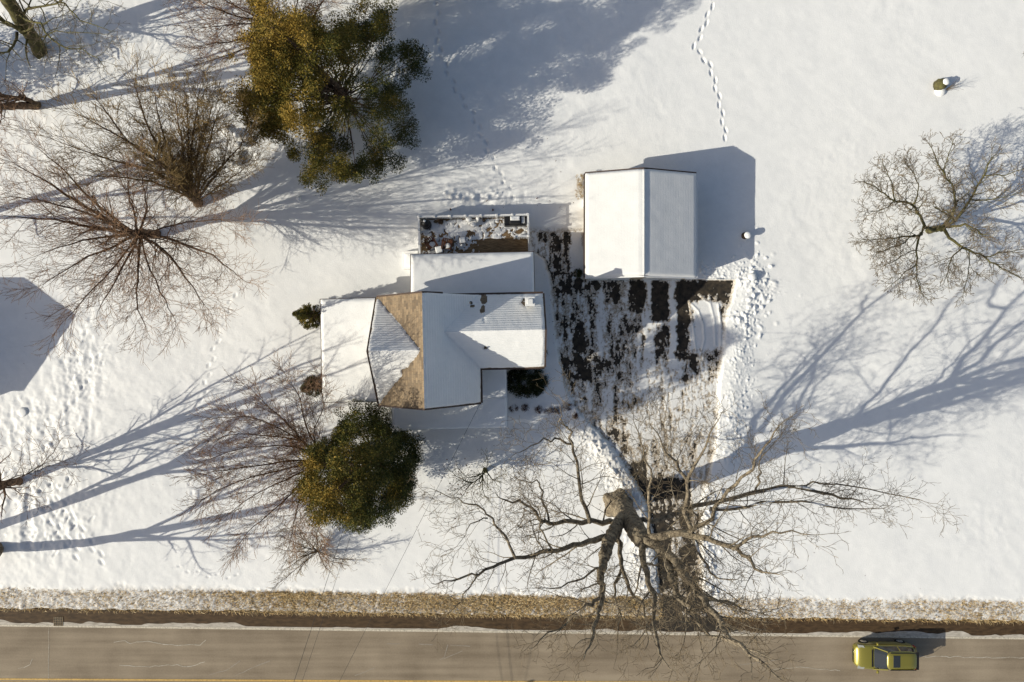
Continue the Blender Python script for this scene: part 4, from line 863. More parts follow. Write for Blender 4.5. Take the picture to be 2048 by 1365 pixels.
def field(name, xs_, ys_, zf, keepf, m, parent, attrs=None, smooth=True, solid=0):
    X, Y = np.meshgrid(xs_, ys_); Zz = zf(X, Y); n1_, n2_ = len(ys_), len(xs_); I_ = np.arange(n1_*n2_).reshape(n1_, n2_)
    xc = (X[:-1, :-1]+X[1:, 1:])/2; yc = (Y[:-1, :-1]+Y[1:, 1:])/2; K = keepf(xc, yc, X, Y)
    F_ = np.stack([I_[:-1, :-1], I_[:-1, 1:], I_[1:, 1:], I_[1:, :-1]], -1)[K]
    me = mesh_np(name, np.stack([X, Y, Zz], -1).reshape(-1, 3), F_)
    for k, f in (attrs or {}).items():
        at = me.attributes.new(k, 'FLOAT', 'POINT'); at.data.foreach_set('value', f(X, Y).astype(np.float32).ravel())
    import bmesh
    bm = bmesh.new(); bm.from_mesh(me); bmesh.ops.delete(bm, geom=[v for v in bm.verts if not v.link_faces], context='VERTS'); bm.to_mesh(me); bm.free()
    o = link(name, me, m, parent, smooth=smooth)
    if solid: s_ = o.modifiers.new('thick', 'SOLIDIFY'); s_.thickness = solid; s_.offset = -1
    return o
def inR(x, y): return ((x > XA0) & (x < XA1) & (y > YA0) & (y < YA1)) | ((x >= XA1) & (x < CX1) & (y > CY0) & (y < CY1))
def which(x, y):
    a = np.where(x < XA1+.001, hA(x), -9); b = np.where(x <= RX, hB(y), -9); c = np.where((y >= CY0-.001) & (y <= CY1+.001), hC(y), -9)
    return a, b, c
def course(x, y):
    a, b, c = which(x, y); m_ = np.maximum(np.maximum(a, b), c)
    return np.where(m_ == b, np.abs(y-BY)*1.36, np.where(m_ == c, np.abs(y-CY)*1.35, np.abs(x-RX)*1.42))
def along(x, y):
    a, b, c = which(x, y); m_ = np.maximum(np.maximum(a, b), c)
    return np.where((m_ == b) | (m_ == c), x, y)
gx_ = np.unique(np.round(np.concatenate([np.arange(XA0, CX1, .07), [RX, XA1, CX1]]), 4)); gy_ = np.unique(np.round(np.concatenate([np.arange(YA0, CY1, .07), [BY, CY, CY0, YA1, CY1]]), 4))
roof = field('roof', gx_, gy_, roof_h, lambda x, y, X, Y: inR(x, y), M['shingle'], house, {'course': course, 'along': along}, smooth=False, solid=.16)
def edge_d(X, Y):
    d1 = np.minimum(np.minimum(X-XA0, XA1-X), np.minimum(Y-YA0, YA1-Y))
    d2 = np.minimum(np.minimum(X-(XA1-3), CX1-X), np.minimum(Y-CY0, CY1-Y))
    return np.maximum(d1, d2)
def rsnow(X, Y):
    a, b, c = which(X, Y); nz = fbm(X*2.2, Y*2.2, 5, 4); nf = fbm(X*7, Y*7, 8, 3)
    t = .075+.03*(nz-.5)+.012*(nf-.5)
    valley = (b-a)+.22*(nz-.5)+.22*(nf-.5)-.02                     # >0 on the cross gable
    bare = np.where(X < RX, sstep(.02, -.07, valley), 0)
    south = (X < RX) & (Y < -1.6)
    bare = np.where(south, np.maximum(bare, sstep(-.03, .05, X-(-6.72+.35*(nz-.5)+.12*(nf-.5)))), bare)
    dots = (.5+1.0*np.exp(-(((Y-BY)/.06)**2)))*(X < RX)*(nf > .62)*.10
    bare = np.maximum(bare, np.exp(-(((X-RX)/.07)**2))*(nf < .47)*.6)
    def spot(px, py, h, rx, ry):
        q = P(px, py, h); x = q[0]+TH*q[1]; y = q[1]-TH*q[0]; return np.exp(-((X-x)/rx)**2-((Y-y)/ry)**2)
    sp = spot(966, 600, 6, .22, .55)*(nf+.25)*1.5+spot(962, 622, 6.5, .2, .15)+spot(942, 612, 6.6, .2, .14)+spot(969, 697, 6.4, .13, .1)+spot(1052, 604, 6, .34, .3)+spot(968, 640, 6.8, .12, .3)*.5
    bare = np.maximum(bare, sstep(.35, .55, sp*(.35+1.6*(fbm(X*9, Y*9, 77, 3)-.15)))); bare = np.maximum(bare, dots)
    tt = t*sstep(-.01, .12, edge_d(X, Y)-.11*np.clip(fbm(X*2.6, Y*2.6, 62, 4)-.42, 0, 1)*2); tt = tt*(1-bare)-.03*bare
    return roof_h(X, Y)+tt-.012*(edge_d(X, Y) < .02)
field('snow_cover', gx_, gy_, rsnow, lambda x, y, X, Y: inR(x, y) & ((rsnow(X, Y)-roof_h(X, Y))[:-1, :-1] > -.028), M['snow_roof'], roof, {'course': course})
# walls: three gabled blocks
mb = MB()
def gable_x(mb, x0, x1, y0, y1, rz, ez, ry):    # ridge parallel to x
    mb.prism([(y0, .0), (y1, .0), (y1, ez), (ry, rz), (y0, ez)], lambda y, z: (x0, y, z), lambda y, z: (x1, y, z))
def gable_y(mb, x0, x1, y0, y1, rz, ezl, ezr, rx):
    mb.prism([(x0, .0), (x1, .0), (x1, ezr), (rx, rz), (x0, ezl)], lambda x, z: (x, y1, z), lambda x, z: (x, y0, z))
gable_y(mb, -8.25, -2.3, -3.64, 2.72, 8.05, 4.98, 5.05, RX)
gable_x(mb, -8.247, -5.2, -3.637, 2.717, 7.86, 4.93, BY)
gable_x(mb, -4.5, 1.80, -1.46, 2.715, 6.86, 4.98, CY)
obj('wall', mb, M['siding'], house)
def wincase(x, y, z, wx, hz, face, parent=house):
    mb = MB(); g = MB(); t = .05
    if face in 'NS':
        s_ = 1 if face == 'N' else -1
        y0, y1 = sorted((y, y+s_*t)); mb.box(x-wx/2-.08, x+wx/2+.08, y0, y1, z-.08, z+hz+.1); y2, y3 = sorted((y+s_*t, y+s_*(t+.012))); g.box(x-wx/2, x+wx/2, y2, y3, z, z+hz)
    else:
        s_ = 1 if face == 'E' else -1
        x0, x1 = sorted((x, x+s_*t)); mb.box(x0, x1, y-wx/2-.08, y+wx/2+.08, z-.08, z+hz+.1); x2, x3 = sorted((x+s_*t, x+s_*(t+.012))); g.box(x2, x3, y-wx/2, y+wx/2, z, z+hz)
    f = obj('window', mb, M['trim_white'], parent); obj('pane', g, M['glass'], f)
for q in ((1.80, -.5, 1.0, .9, 1.4, 'E'), (1.80, 1.7, 1.0, .9, 1.4, 'E'), (1.80, .64, 3.7, .8, 1.3, 'E'), (-8.25, -.4, 5.4, .8, 1.2, 'W'), (-5.2, -3.64, 5.2, .8, 1.3, 'S'), (-6.8, 2.72, 3.9, .8, .9, 'N'),
          (-7.4, -3.64, 1.0, .9, 1.4, 'S'), (-3.2, -3.64, 1.0, .9, 1.4, 'S'), (.6, -1.46, 1.1, .9, 1.3, 'S'), (.2, -1.46, 3.5, .8, 1.1, 'S')): wincase(*q)
mb = MB(); mb.box(-5.6, -4.7, -3.70, -3.64, .25, 2.3); dr = obj('door', mb, M['trim_white'], house); mb = MB(); mb.box(-4.86, -4.80, -3.75, -3.70, 1.2, 1.26); obj('handle', mb, M['metal_dark'], dr)
# dark gable and eave trim
mb = MB()
def edgebar(mb, p, q, w_=.05, dz=.12, up=.0):
    p = Vector(p); q = Vector(q); d_ = q-p; n_ = Vector((-d_.y, d_.x, 0)).normalized()*w_
    v0 = [p-n_, q-n_, q+n_, p+n_]; b = len(mb.v); mb.v += [tuple(v+Vector((0, 0, up-dz))) for v in v0]+[tuple(v+Vector((0, 0, up))) for v in v0]
    mb.f += [tuple(b+i for i in q_) for q_ in ((0, 3, 2, 1), (4, 5, 6, 7), (0, 1, 5, 4), (1, 2, 6, 5), (2, 3, 7, 6), (3, 0, 4, 7))]
edgebar(mb, (XA0-.03, YA0, 5.0), (XA0-.03, BY, 8.12)); edgebar(mb, (XA0-.03, BY, 8.12), (XA0-.03, YA1, 5.02))
edgebar(mb, (XA0, YA0-.04, 5.02), (RX, YA0-.04, 8.3)); edgebar(mb, (RX, YA0-.04, 8.3), (XA1, YA0-.04, 5.03)); edgebar(mb, (XA0, YA1+.04, 5.02), (RX, YA1+.04, 8.3)); edgebar(mb, (RX, YA1+.04, 8.3), (-4.1, YA1+.04, 7.2))
edgebar(mb, (-4.1, CY1+.05, 5.03), (CX1, CY1+.05, 5.03)); edgebar(mb, (CX1+.04, CY0, 5.02), (CX1+.04, CY, 7.13)); edgebar(mb, (CX1+.04, CY, 7.13), (CX1+.04, CY1, 5.03)); edgebar(mb, (XA1+.1, CY0-.05, 5.01), (CX1, CY0-.05, 5.01)); edgebar(mb, (XA1+.05, YA0, 5.02), (XA1+.05, CY0, 5.02))
obj('roof_trim', mb, M['trim_dark'], house)
# chimney
mb = MB(); q = P(1060, 604, 6.9); cx, cy = q[0]+TH*q[1], q[1]-TH*q[0]
mb.box(cx-.24, cx+.24, cy-.22, cy+.22, 5.2, 6.95); ch = obj('chimney', mb, M['brick'], house, bevel=.02)
mb = MB(); mb.box(cx-.30, cx+.30, cy-.28, cy+.28, 6.953, 7.06); mb.box(cx-.17, cx+.17, cy-.15, cy+.15, 7.062, 7.16); obj('cap', mb, M['trim_white'], ch, bevel=.02)
mb = MB(); q = P(942, 606, 6.9); vx, vy = q[0]+TH*q[1], q[1]-TH*q[0]
mb.lathe(vx, vy, [(.06, 6.1), (.06, 6.85), (.10, 6.87), (.10, 6.95), (.02, 6.98)], 10); obj('vent_pipe', mb, M['metal_dark'], house, smooth=True)
mb = MB(); q = P(969, 697, 6.6); vx, vy = q[0]+TH*q[1], q[1]-TH*q[0]; mb.lathe(vx, vy, [(.05, 6.0), (.05, 6.5), (.02, 6.52)], 8); obj('vent_pipe', mb, M['metal_dark'], house, smooth=True)
# low roofs: rear addition, side porch, front porch
def flat_snow(name, x0, x1, y0, y1, zf, t, parent, m=None, keep=None, step=.09, edge=.22):
    xs_ = np.unique(np.round(np.append(np.arange(x0, x1, step), x1), 4)); ys_ = np.unique(np.round(np.append(np.arange(y0, y1, step), y1), 4))
    def f(X, Y):
        d_ = np.minimum(np.minimum(X-x0, x1-X), np.minimum(Y-y0, y1-Y)); return zf(X, Y)+t*np.sqrt(np.clip(sstep(-.02, edge, d_), 0, 1))*(1+.25*(fbm(X*.7, Y*.7, 14, 3)-.5))+.02*(fbm(X*2.5, Y*2.5, 15, 4)-.5)-.01*(d_ < .01)
    return field(name, xs_, ys_, f, keep or (lambda x, y, X, Y: x == x), m or M['snow_plain'], parent)
def slab(x0, x1, y0, y1, z00, z01, th=.14):
    """roof slab; z00 at y0, z01 at y1"""
    mb = MB(); mb.prism([(y0, z00-th), (y1, z01-th), (y1, z01), (y0, z00)], lambda y, z: (x0, y, z), lambda y, z: (x1, y, z)); return mb
# addition
def zadd(x, y): return 3.35-(y-2.76)*.17
mb = MB(); mb.prism([(2.72, 0), (5.66, 0), (5.66, 2.7), (2.72, 3.2)], lambda y, z: (-6.35, y, z), lambda y, z: (1.34, y, z)); obj('rear_addition_wall', mb, M['siding'], house)
ra = obj('rear_addition_roof', slab(-6.62, 1.58, 2.725, 5.92, 3.35, 2.80), M['trim_dark'], house)
flat_snow('snow_cover', -6.57, 1.54, 2.73, 5.87, lambda x, y: zadd(x, y)+.003, .15, ra)
for x in (-5.2, -3.2, .4): wincase(x, 5.66, 1.2, .9, 1.1, 'N')
mb = MB(); mb.box(-1.9, -.9, 5.66, 5.72, .82, 2.6); obj('door', mb, M['trim_white'], house)
# side porch
q0 = P(638, 598, 3); q1 = P(645, 806, 3); px0 = (q0[0]+TH*q0[1]+q1[0]+TH*q1[1])/2; py1 = q0[1]-TH*q0[0]; py0 = q1[1]-TH*q1[0]
def zsp(x, y): return 2.95+(x-px0)*.09
mb = MB(); mb.prism([(px0, 2.81), (-8.25, 3.18), (-8.25, 3.32), (px0, 2.95)], lambda x, z: (x, py0, z), lambda x, z: (x, py1, z)); sp = obj('side_porch_roof', mb, M['trim_dark'], house)
flat_snow('snow_cover', px0+.05, -8.30, py0+.04, py1-.04, lambda x, y: zsp(x, y)+.003, .15, sp)
mb = MB(); mb.box(px0+.2, -8.25, py0+.2, py1-.2, 0, .45); obj('side_porch_floor', mb, M['concrete'], house)
for y in np.linspace(py0+.3, py1-.3, 4):
    mb = MB(); mb.box(px0+.22, px0+.36, y-.07, y+.07, .45, 2.84); obj('post', mb, M['trim_white'], house)
# front porch (L-shaped, in two flush roofs)
q = P(1016, 857, 3); fx1 = q[0]+TH*q[1]; fy0 = q[1]-TH*q[0]
def zfp(x, y): return 2.98+(y-fy0)*.05
mb = slab(-8.0, fx1, fy0, -3.68, 2.98, 2.98+(-3.68-fy0)*.05); fp = obj('front_porch_roof', mb, M['trim_white'], house)
mb = slab(-2.26, fx1-.002, -3.678, -1.49, 2.975+(-3.68-fy0)*.05, 2.975+(-1.49-fy0)*.05); fp2 = obj('front_porch_roof', mb, M['trim_white'], house)
flat_snow('snow_cover', -7.96, fx1-.05, fy0+.05, -3.655, lambda x, y: zfp(x, y)+.003, .10, fp, edge=.10)
flat_snow('snow_cover', -2.24, fx1-.05, -3.70, -1.50, lambda x, y: zfp(x, y)+.012, .10, fp2, edge=.04)
mb = MB(); mb.box(-7.8, fx1-.2, fy0+.2, -3.645, 0, .4); mb.box(-2.25, fx1-.203, -3.642, -1.47, 0, .397); obj('front_porch_floor', mb, M['concrete'], house)
for x in np.linspace(-7.6, fx1-.35, 6):
    mb = MB(); mb.box(x-.07, x+.07, fy0+.25, fy0+.39, .4, 2.86); obj('post', mb, M['trim_white'], house)
# cellar hatch and fence panel left of the addition
q = P(814, 521, .6); hx, hy = q[0]+TH*q[1], q[1]-TH*q[0]
mb = MB(); mb.prism([(hx-.28, 0), (-6.36, 0), (-6.36, .9), (hx-.28, .55)], lambda x, z: (x, hy-.62, z), lambda x, z: (x, hy+.62, z)); hb = obj('cellar_hatch', mb, M['trim_white'], house, bevel=.02)
flat_snow('snow_cover', hx-.2, -6.66, hy-.5, hy+.5, lambda x, y: .56+(x-hx+.28)*.26+.02, .06, hb)
wx, wy = Wp(-7.35, 3.25)
t = thing('fence_panel', 'short dark board fence panel between the side porch and the rear addition', 'fence', (wx, wy, 0), TH)
mb = MB(); mb.box(-.03, .03, -.5, .5, .1, 1.1); obj('boards', mb, M['brown_wood'], t)
for y in (-.5, .5): mb = MB(); mb.box(-.05, .05, y-.05, y+.05, 0, 1.2); obj('post', mb, M['brown_wood'], t)

# ------------------------------------------------------------------ rear deck with white railing
DZ = .8; dx0, dx1, dy0, dy1 = -6.2, 1.32, 5.70, 8.60
deck = thing('deck', 'raised brown wooden deck behind the house with patchy snow and white railing', 'deck', (*Wp(-2.4, 7.1), 0), TH, off=(-2.4, 7.1, 0))
mb = MB(); mb.box(dx0, dx1, dy0, dy1, DZ-.06, DZ); obj('deck_boards', mb, M['deck'], deck)
mb = MB(); mb.box(dx0+.02, dx1-.02, dy1-.06, dy1-.02, .0, DZ-.062); mb.box(dx0+.02, dx0+.06, dy0, dy1-.062, 0, DZ-.062); mb.box(dx1-.06, dx1-.02, dy0, dy1-.062, 0, DZ-.062); obj('skirting', mb, M['trim_white'], deck)
rails = [((dx0+.06, dy0+.05), (dx0+.06, dy1-.06), 3), ((dx0+.06, dy1-.06), (dx1-.06, dy1-.06), 7), ((dx1-.06, dy1-.06), (dx1-.06, 7.08), 2), ((dx1-.06, 7.08), (dx1-1.0, 7.08), 1)]
RT = 1.78
done = set()
for (a, b, k) in rails:
    L_ = math.hypot(b[0]-a[0], b[1]-a[1]); an = math.atan2(b[1]-a[1], b[0]-a[0]); cx, cy = (a[0]+b[0])/2, (a[1]+b[1])/2
    mb = MB(); mb.rbox(cx, cy, L_-.13, .12, RT-.05, RT, an); obj('top_rail', mb, M['trim_white'], deck)
    mb = MB(); n_ = int(L_/.11)
    for i in range(1, n_): t_ = i/n_; mb.rbox(a[0]+(b[0]-a[0])*t_, a[1]+(b[1]-a[1])*t_, .075, .03, DZ, RT-.052, an)
    obj('balusters', mb, M['trim_white'], deck)
    for i in range(k+1):
        p = (round(a[0]+(b[0]-a[0])*i/k, 3), round(a[1]+(b[1]-a[1])*i/k, 3))
        if p in done: continue
        done.add(p); mb = MB(); mb.box(p[0]-.06, p[0]+.06, p[1]-.06, p[1]+.06, DZ, RT+.05); mb.box(p[0]-.085, p[0]+.085, p[1]-.085, p[1]+.085, RT+.051, RT+.10, .03); obj('rail_post', mb, M['trim_white'], deck)
mb = MB(); mb.box(dx1-.075, dx1-.045, dy0+.2, 7.0, DZ+.1, DZ+.9); obj('gate', mb, M['trim_white'], deck)
def dk(px, py, h=DZ): q = P(px, py, h); return q[0]+TH*q[1], q[1]-TH*q[0]
xs_ = np.arange(dx0+.1, dx1-.1, .035); ys_ = np.arange(dy0+.0, dy1-.1, .035)
def dsn(X, Y):
    v = .60+.7*(fbm(X*1.5, Y*1.5, 16, 4)-.5)+.9*(fbm(X*6, Y*6, 18, 3)-.5)+.35*(fbm(X*14, Y*14, 21, 2)-.5)
    v -= .55*sstep(-2.9, -1.2, X)*sstep(7.15, 6.9, Y)+.16*sstep(-5.0, -3.6, X)*sstep(7.2, 6.8, Y)
    v += .10*sstep(7.4, 7.8, Y)
    for (px, py, r, a) in ((905, 430, .35, .5), (893, 437, .3, .4), (878, 442, .3, .35), (938, 468, .3, .35), (920, 455, .22, .3), (985, 436, .3, .45), (980, 458, .2, .3), (1040, 462, .3, .5), (840, 478, .2, .3), (848, 490, .25, .25)):
        x, y = dk(px, py); v -= a*np.exp(-((X-x)/r)**2-((Y-y)/(r*.7))**2)
    return DZ+np.clip((v-.5)*.28, -.05, .06)
field('snow_cover', xs_, ys_, dsn, lambda x, y, X, Y: (dsn(X, Y)[:-1, :-1] > DZ-.045), M['snow_plain'], deck)
def dthing(name, label, cat_, px, py, h=.4, rot=0, group=None):
    x, y = dk(px, py, DZ+h); wx, wy = Wp(x, y); return thing(name, label, cat_, (wx, wy, DZ), TH+rot, group, off=(0, 0, 0))
t = dthing('kettle_grill', 'round covered black kettle grill in the upper left corner of the deck', 'grill', 851, 447, .8)
mb = MB(); mb.lathe(0, 0, [(.28, .55), (.31, .7), (.30, .85), (.22, .98), (.10, 1.05), (.02, 1.06)], 18); obj('lid', mb, M['black'], t, smooth=True)
mb = MB(); mb.lathe(0, 0, [(.34, .02), (.33, .3), (.29, .548)], 14, .04); obj('cover_skirt', mb, M['black'], t, smooth=True)
mb = MB(); mb.lathe(-.04, .12, [(.10, .98), (.09, 1.05), (.03, 1.09)], 10, .15); obj('snow_cap', mb, M['snow_plain'], t, smooth=True)
def chair(label, px, py, rot):
    t = dthing('deck_chair', label, 'chair', px, py, .45, rot, 'brown chairs on the deck')
    mb = MB(); mb.box(-.27, .27, -.25, .27, .36, .42); obj('seat', mb, M['brown_wood'], t)
    mb = MB()
    for i in range(5): x = -.24+i*.12; mb.prism([(-.04, 0), (.04, 0), (.04, .02), (-.04, .02)], lambda u, v, x=x: (x+u, .26+v, .40), lambda u, v, x=x: (x+u, .40+v, .95))
    mb.box(-.29, .29, .37, .41, .90, .97); obj('backrest', mb, M['brown_wood'], t)
    for s_ in (-1, 1): mb = MB(); mb.box(s_*.32-.05, s_*.32+.05, -.3, .36, .57, .61); obj('armrest', mb, M['brown_wood'], t)
    for sx in (-.3, .3):
        for sy in (-.26, .3): mb = MB(); mb.box(sx-.035, sx+.035, sy-.035, sy+.035, 0, .57); obj('leg', mb, M['brown_wood'], t)
    mb = MB(); mb.lathe(.05, -.02, [(.2, .421), (.17, .46), (.06, .48)], 12, .2); obj('snow_patch', mb, M['snow_plain'], t, smooth=True)
chair('brown slatted wooden chair nearest the deck corner, turned half left', 863, 489, .5)
chair('brown slatted wooden chair right of the small snowy table', 894, 491, -.15)
def stable(label, px, py, s_, rot, h=.45):
    t = dthing('side_table', label, 'table', px, py, h, rot); mb = MB(); mb.box(-s_, s_, -s_, s_, h-.04, h); obj('top', mb, M['brown_wood'], t)
    for sx in (-1, 1):
        for sy in (-1, 1): mb = MB(); mb.box(sx*s_*.85-.025, sx*s_*.85+.025, sy*s_*.85-.025, sy*s_*.85+.025, 0, h-.042); obj('leg', mb, M['brown_wood'], t)
    mb = MB(); mb.box(-s_*.98, s_*.98, -s_*.98, s_*.98, h+.001, h+.11, .05); obj('snow_cap', mb, M['snow_plain'], t, smooth=False, bevel=.03)
stable('small side table under snow between the two brown chairs', 878, 500, .26, .2)
stable('square table capped with snow standing alone on the deck', 925, 481, .22, .1, .5)
for (px, py, r, lb) in ((938, 439, .19, 'largest snow-capped round planter by the back railing'), (947, 450, .17, 'snow-capped round planter in front of the other two'), (956, 438, .13, 'smallest snow-capped round planter by the back railing')):
    t = dthing('planter', lb, 'planter', px, py, .35, 0, 'snow-capped planters on the deck')
    mb = MB(); mb.lathe(0, 0, [(r*.7, 0), (r, .32), (r*1.08, .34)], 14); obj('pot', mb, M['concrete'], t, smooth=True)
    mb = MB(); mb.lathe(0, 0, [(r*1.05, .341), (r*1.1, .42), (r*.8, .52), (r*.3, .57)], 14, .05); obj('snow_cap', mb, M['snow_plain'], t, smooth=True)
t = dthing('covered_gas_grill', 'large gas grill under a dark cover with snow on top, right end of deck', 'grill', 1031, 442, .6)
mb = MB(); mb.box(-.78, .72, -.33, .33, .0, .62, .02); obj('cover', mb, M['metal_dark'], t, bevel=.05)
mb = MB(); mb.box(-.45, .35, -.28, .30, .621, .98, .06); obj('lid_cover', mb, M['metal_dark'], t, bevel=.06)
mb = MB(); mb.box(-.36, .3, -.06, .26, .981, 1.07, .05); mb.box(.38, .64, -.2, .3, .621, .70, .04); obj('snow_cap', mb, M['snow_plain'], t, bevel=.03)
t = dthing('potted_plant', 'dark bare potted plant between the kettle grill and the snow patch', 'plant', 882, 444, .4)
mb = MB(); mb.lathe(0, 0, [(.12, 0), (.16, .3)], 12); obj('pot', mb, M['black'], t, smooth=True)
obj_t = [([(0, 0, .28), (random.uniform(-.15, .15), random.uniform(-.25, .25), .5), (random.uniform(-.3, .2), random.uniform(-.4, .4), .75)], [.014, .011, .007]) for _ in range(16)]
tubes_mesh('stems', obj_t, M['bark_b'], t)
t = dthing('potted_plant', 'small dead potted plant right of the three snowy planters', 'plant', 968, 441, .3)
mb = MB(); mb.lathe(0, 0, [(.09, 0), (.12, .22)], 12); obj('pot', mb, M['black'], t, smooth=True)
tubes_mesh('stems', [([(0, 0, .2), (random.uniform(-.1, .1), random.uniform(-.1, .1), .34), (random.uniform(-.17, .17), random.uniform(-.14, .14), .5)], [.012, .01, .006]) for _ in range(14)], M['bark_b'], t)
# two posts in the snow behind the deck
for (px, py, lb) in ((902, 419, 'left of two short dark stakes in the shaded snow behind the deck'), (986, 420, 'right of two short dark stakes in the shaded snow behind the deck')):
    x, y = G(px, py+2); mb = MB(); mb.lathe(x, y, [(.06, -.02), (.055, .5), (.03, .53)], 8); o = single(obj('garden_stake', mb, M['brown_wood'], smooth=False), (x, y, 0)); tag(o, lb, 'stake', 'stakes behind the deck')
for (px, py, L_, h, lb) in ((972, 404, 12, .32, 'thin stick poking out of the snow behind the left part of the deck'), (1072, 399, 9, .4, 'short stick poking out of the snow behind the right end of the deck')):
    x, y = G(px, py); mb = MB(); mb.tube([(x, y, 0), (x+.04, y+.01, h*.7), (x+.12, y+.05, h)], [.035, .03, .02], 6); o = single(obj('stick', mb, M['brown_wood']), (x, y, 0)); tag(o, lb, 'stick')

# ------------------------------------------------------------------ garage
gx0, gx1, gyb, gyt, grx = 4.84, 12.22, 4.20, 11.11, 8.50
ga = thing('garage', 'detached tan garage with a snow-covered gable roof right of the house', 'garage', (8.53, 7.6, 0), 0)
def hg(x): return 4.1-np.abs(x-grx)*(1.3/3.69)
mb = MB(); gable_y(mb, gx0+.16, gx1-.16, gyb+.12, gyt-.15, 3.95, 2.70, 2.70, grx); obj('wall', mb, M['tan_siding'], ga)
ggx = np.unique(np.round(np.append(np.arange(gx0, gx1, .08), [grx, gx1]), 4)); ggy = np.unique(np.round(np.append(np.arange(gyb, gyt, .08), gyt), 4))
gr = field('roof', ggx, ggy, lambda x, y: hg(x), lambda x, y, X, Y: x == x, M['trim_dark'], ga, smooth=False, solid=.14)
def gsn(X, Y):
    d_ = np.minimum(np.minimum(X-gx0, gx1-X), np.minimum(Y-gyb, gyt-Y)); right = sstep(grx-.1, grx+.4, X)
    base = hg(np.where(np.abs(X-grx) < .35, grx+np.sign(X-grx)*(.175+np.abs(X-grx)*.5), X))
    t_ = (.20*(1-right)+.11*right)*np.sqrt(np.clip(sstep(-.01, .2, d_), 0, 1)); return base+.004+t_*(1+.12*(fbm(X*.6, Y*.6, 24, 3)-.5))+.02*(fbm(X*1.6, Y*1.6, 29, 3)-.5)-.02*(d_ < .01)-.03*np.exp(-((X-grx)/.3)**2)*right
field('snow_cover', ggx, ggy, gsn, lambda x, y, X, Y: x == x, M['snow_garage'], gr, {'course': lambda X, Y: np.abs(X-grx)*1.06})
mb = MB(); 
for (a, b) in (((gx0, gyt+.04, 2.79), (grx, gyt+.04, 4.1)), ((grx, gyt+.04, 4.1), (gx1, gyt+.04, 2.79)), ((gx0-.04, gyb, 2.79), (gx0-.04, gyt, 2.79))): edgebar(mb, a, b, .045)
obj('roof_trim', mb, M['trim_dark'], ga)
mb = MB()
for (a, b) in (((gx0, gyb-.035, 2.79), (grx, gyb-.035, 4.1)), ((grx, gyb-.035, 4.1), (gx1, gyb-.035, 2.79)), ((gx1+.03, gyb, 2.79), (gx1+.03, gyt, 2.79))): edgebar(mb, a, b, .04)
obj('gutter', mb, M['trim_white'], ga)
for cx in (6.75, 10.3):
    mb = MB(); mb.box(cx-1.3, cx+1.3, gyb+.06, gyb+.12, .02, 2.2); d_ = obj('garage_door', mb, M['trim_white'], ga); mb = MB(); mb.box(cx-.12, cx+.12, gyb+.03, gyb+.06, .5, .54); obj('handle', mb, M['metal_dark'], d_)
wincase(gx0+.16, 7.5, 1.2, .8, .9, 'W', ga); wincase(gx1-.16, 7.5, 1.2, .8, .9, 'E', ga)
mb = MB(); mb.box(gx0+.10, gx0+.16, 9.3, 10.2, .05, 2.1); obj('door', mb, M['trim_white'], ga)

# ------------------------------------------------------------------ neighbour's house beyond the left edge (its shadow lies in the picture)
ax, ay = G(-186, 758); n0 = G(0, 640)[1]; n1 = G(0, 866)[1]; ncy = (n0+n1)/2; xr_ = ax
nb = thing('neighbour_house', 'white house outside the left edge that throws the big gabled shadow', 'house', (xr_-5.5, ncy, 0), 0)
mb = MB(); gable_x(mb, xr_-11, xr_-.25, n1+.2, n0-.2, 6.9, 4.75, ncy); obj('wall', mb, M['siding'], nb)
def hn(y): return 7.0-np.abs(y-ncy)*(2.1/((n0-n1)/2))
xs_ = np.arange(xr_-11.3, xr_+.001, .25); ys_ = np.unique(np.round(np.append(np.arange(n1, n0, .2), [ncy, n0]), 4))
nr = field('roof', xs_, ys_, lambda x, y: hn(y), lambda x, y, X, Y: x == x, M['trim_dark'], nb, smooth=False, solid=.15)
field('snow_cover', xs_, ys_, lambda X, Y: hn(Y)+.003+.12*sstep(-.05, .3, np.minimum(np.minimum(X-xs_[0], xs_[-1]-X), np.minimum(Y-n1, n0-Y))), lambda x, y, X, Y: x == x, M['snow_plain'], nr)
for z in (1.0, 3.4): wincase(xr_-.25, ncy-1.2, z, .9, 1.3, 'E', nb); wincase(xr_-.25, ncy+1.2, z, .9, 1.3, 'E', nb)

# ------------------------------------------------------------------ little things in the snow
x, y = G(1488, 473); z0 = zs(x, y)
t = thing('tree_stump', 'small snow-capped stump at the edge of the garage shadow', 'stump', (x, y, z0-.1))
OFF[t.name] = (0, 0, 0)
mb = MB(); mb.lathe(0, 0, [(.26, 0), (.22, .3), (.21, .55)], 14, .06); obj('stump_wood', mb, M['bark_b'], t, smooth=True)
mb = MB(); mb.lathe(.03, -.03, [(.215, .55), (.25, .62), (.2, .74), (.08, .79)], 14, .04); obj('snow_cap', mb, M['snow_plain'], t, smooth=True)
x, y = G(1876, 174); z0 = zs(x, y)
t = thing('tree_stump', 'broad mossy stump half buried in snow on the upper right lawn', 'stump', (x, y, z0-.1)); OFF[t.name] = (0, 0, 0)
mb = MB(); mb.lathe(-.08, 0, [(.42, 0), (.40, .35), (.36, .6), (.2, .68)], 13, .12); obj('stump_wood', mb, M['bark_g'], t, smooth=True)
mb = MB(); mb.lathe(.12, .08, [(.22, .60), (.24, .70), (.15, .77), (.05, .79)], 12, .1); obj('snow_cap', mb, M['snow_plain'], t, smooth=True)
mb = MB(); mb.lathe(.05, -.32, [(.5, .0), (.38, .2), (.2, .32), (.05, .36)], 16, .05); obj('snow_drift', mb, M['snow_plain'], t, smooth=True)
x, y = G(1888, 182)
t = thing('dry_weeds', 'thin dry weed stalks beside the broad mossy stump', 'plants', (x, y, .1)); OFF[t.name] = (0, 0, 0)
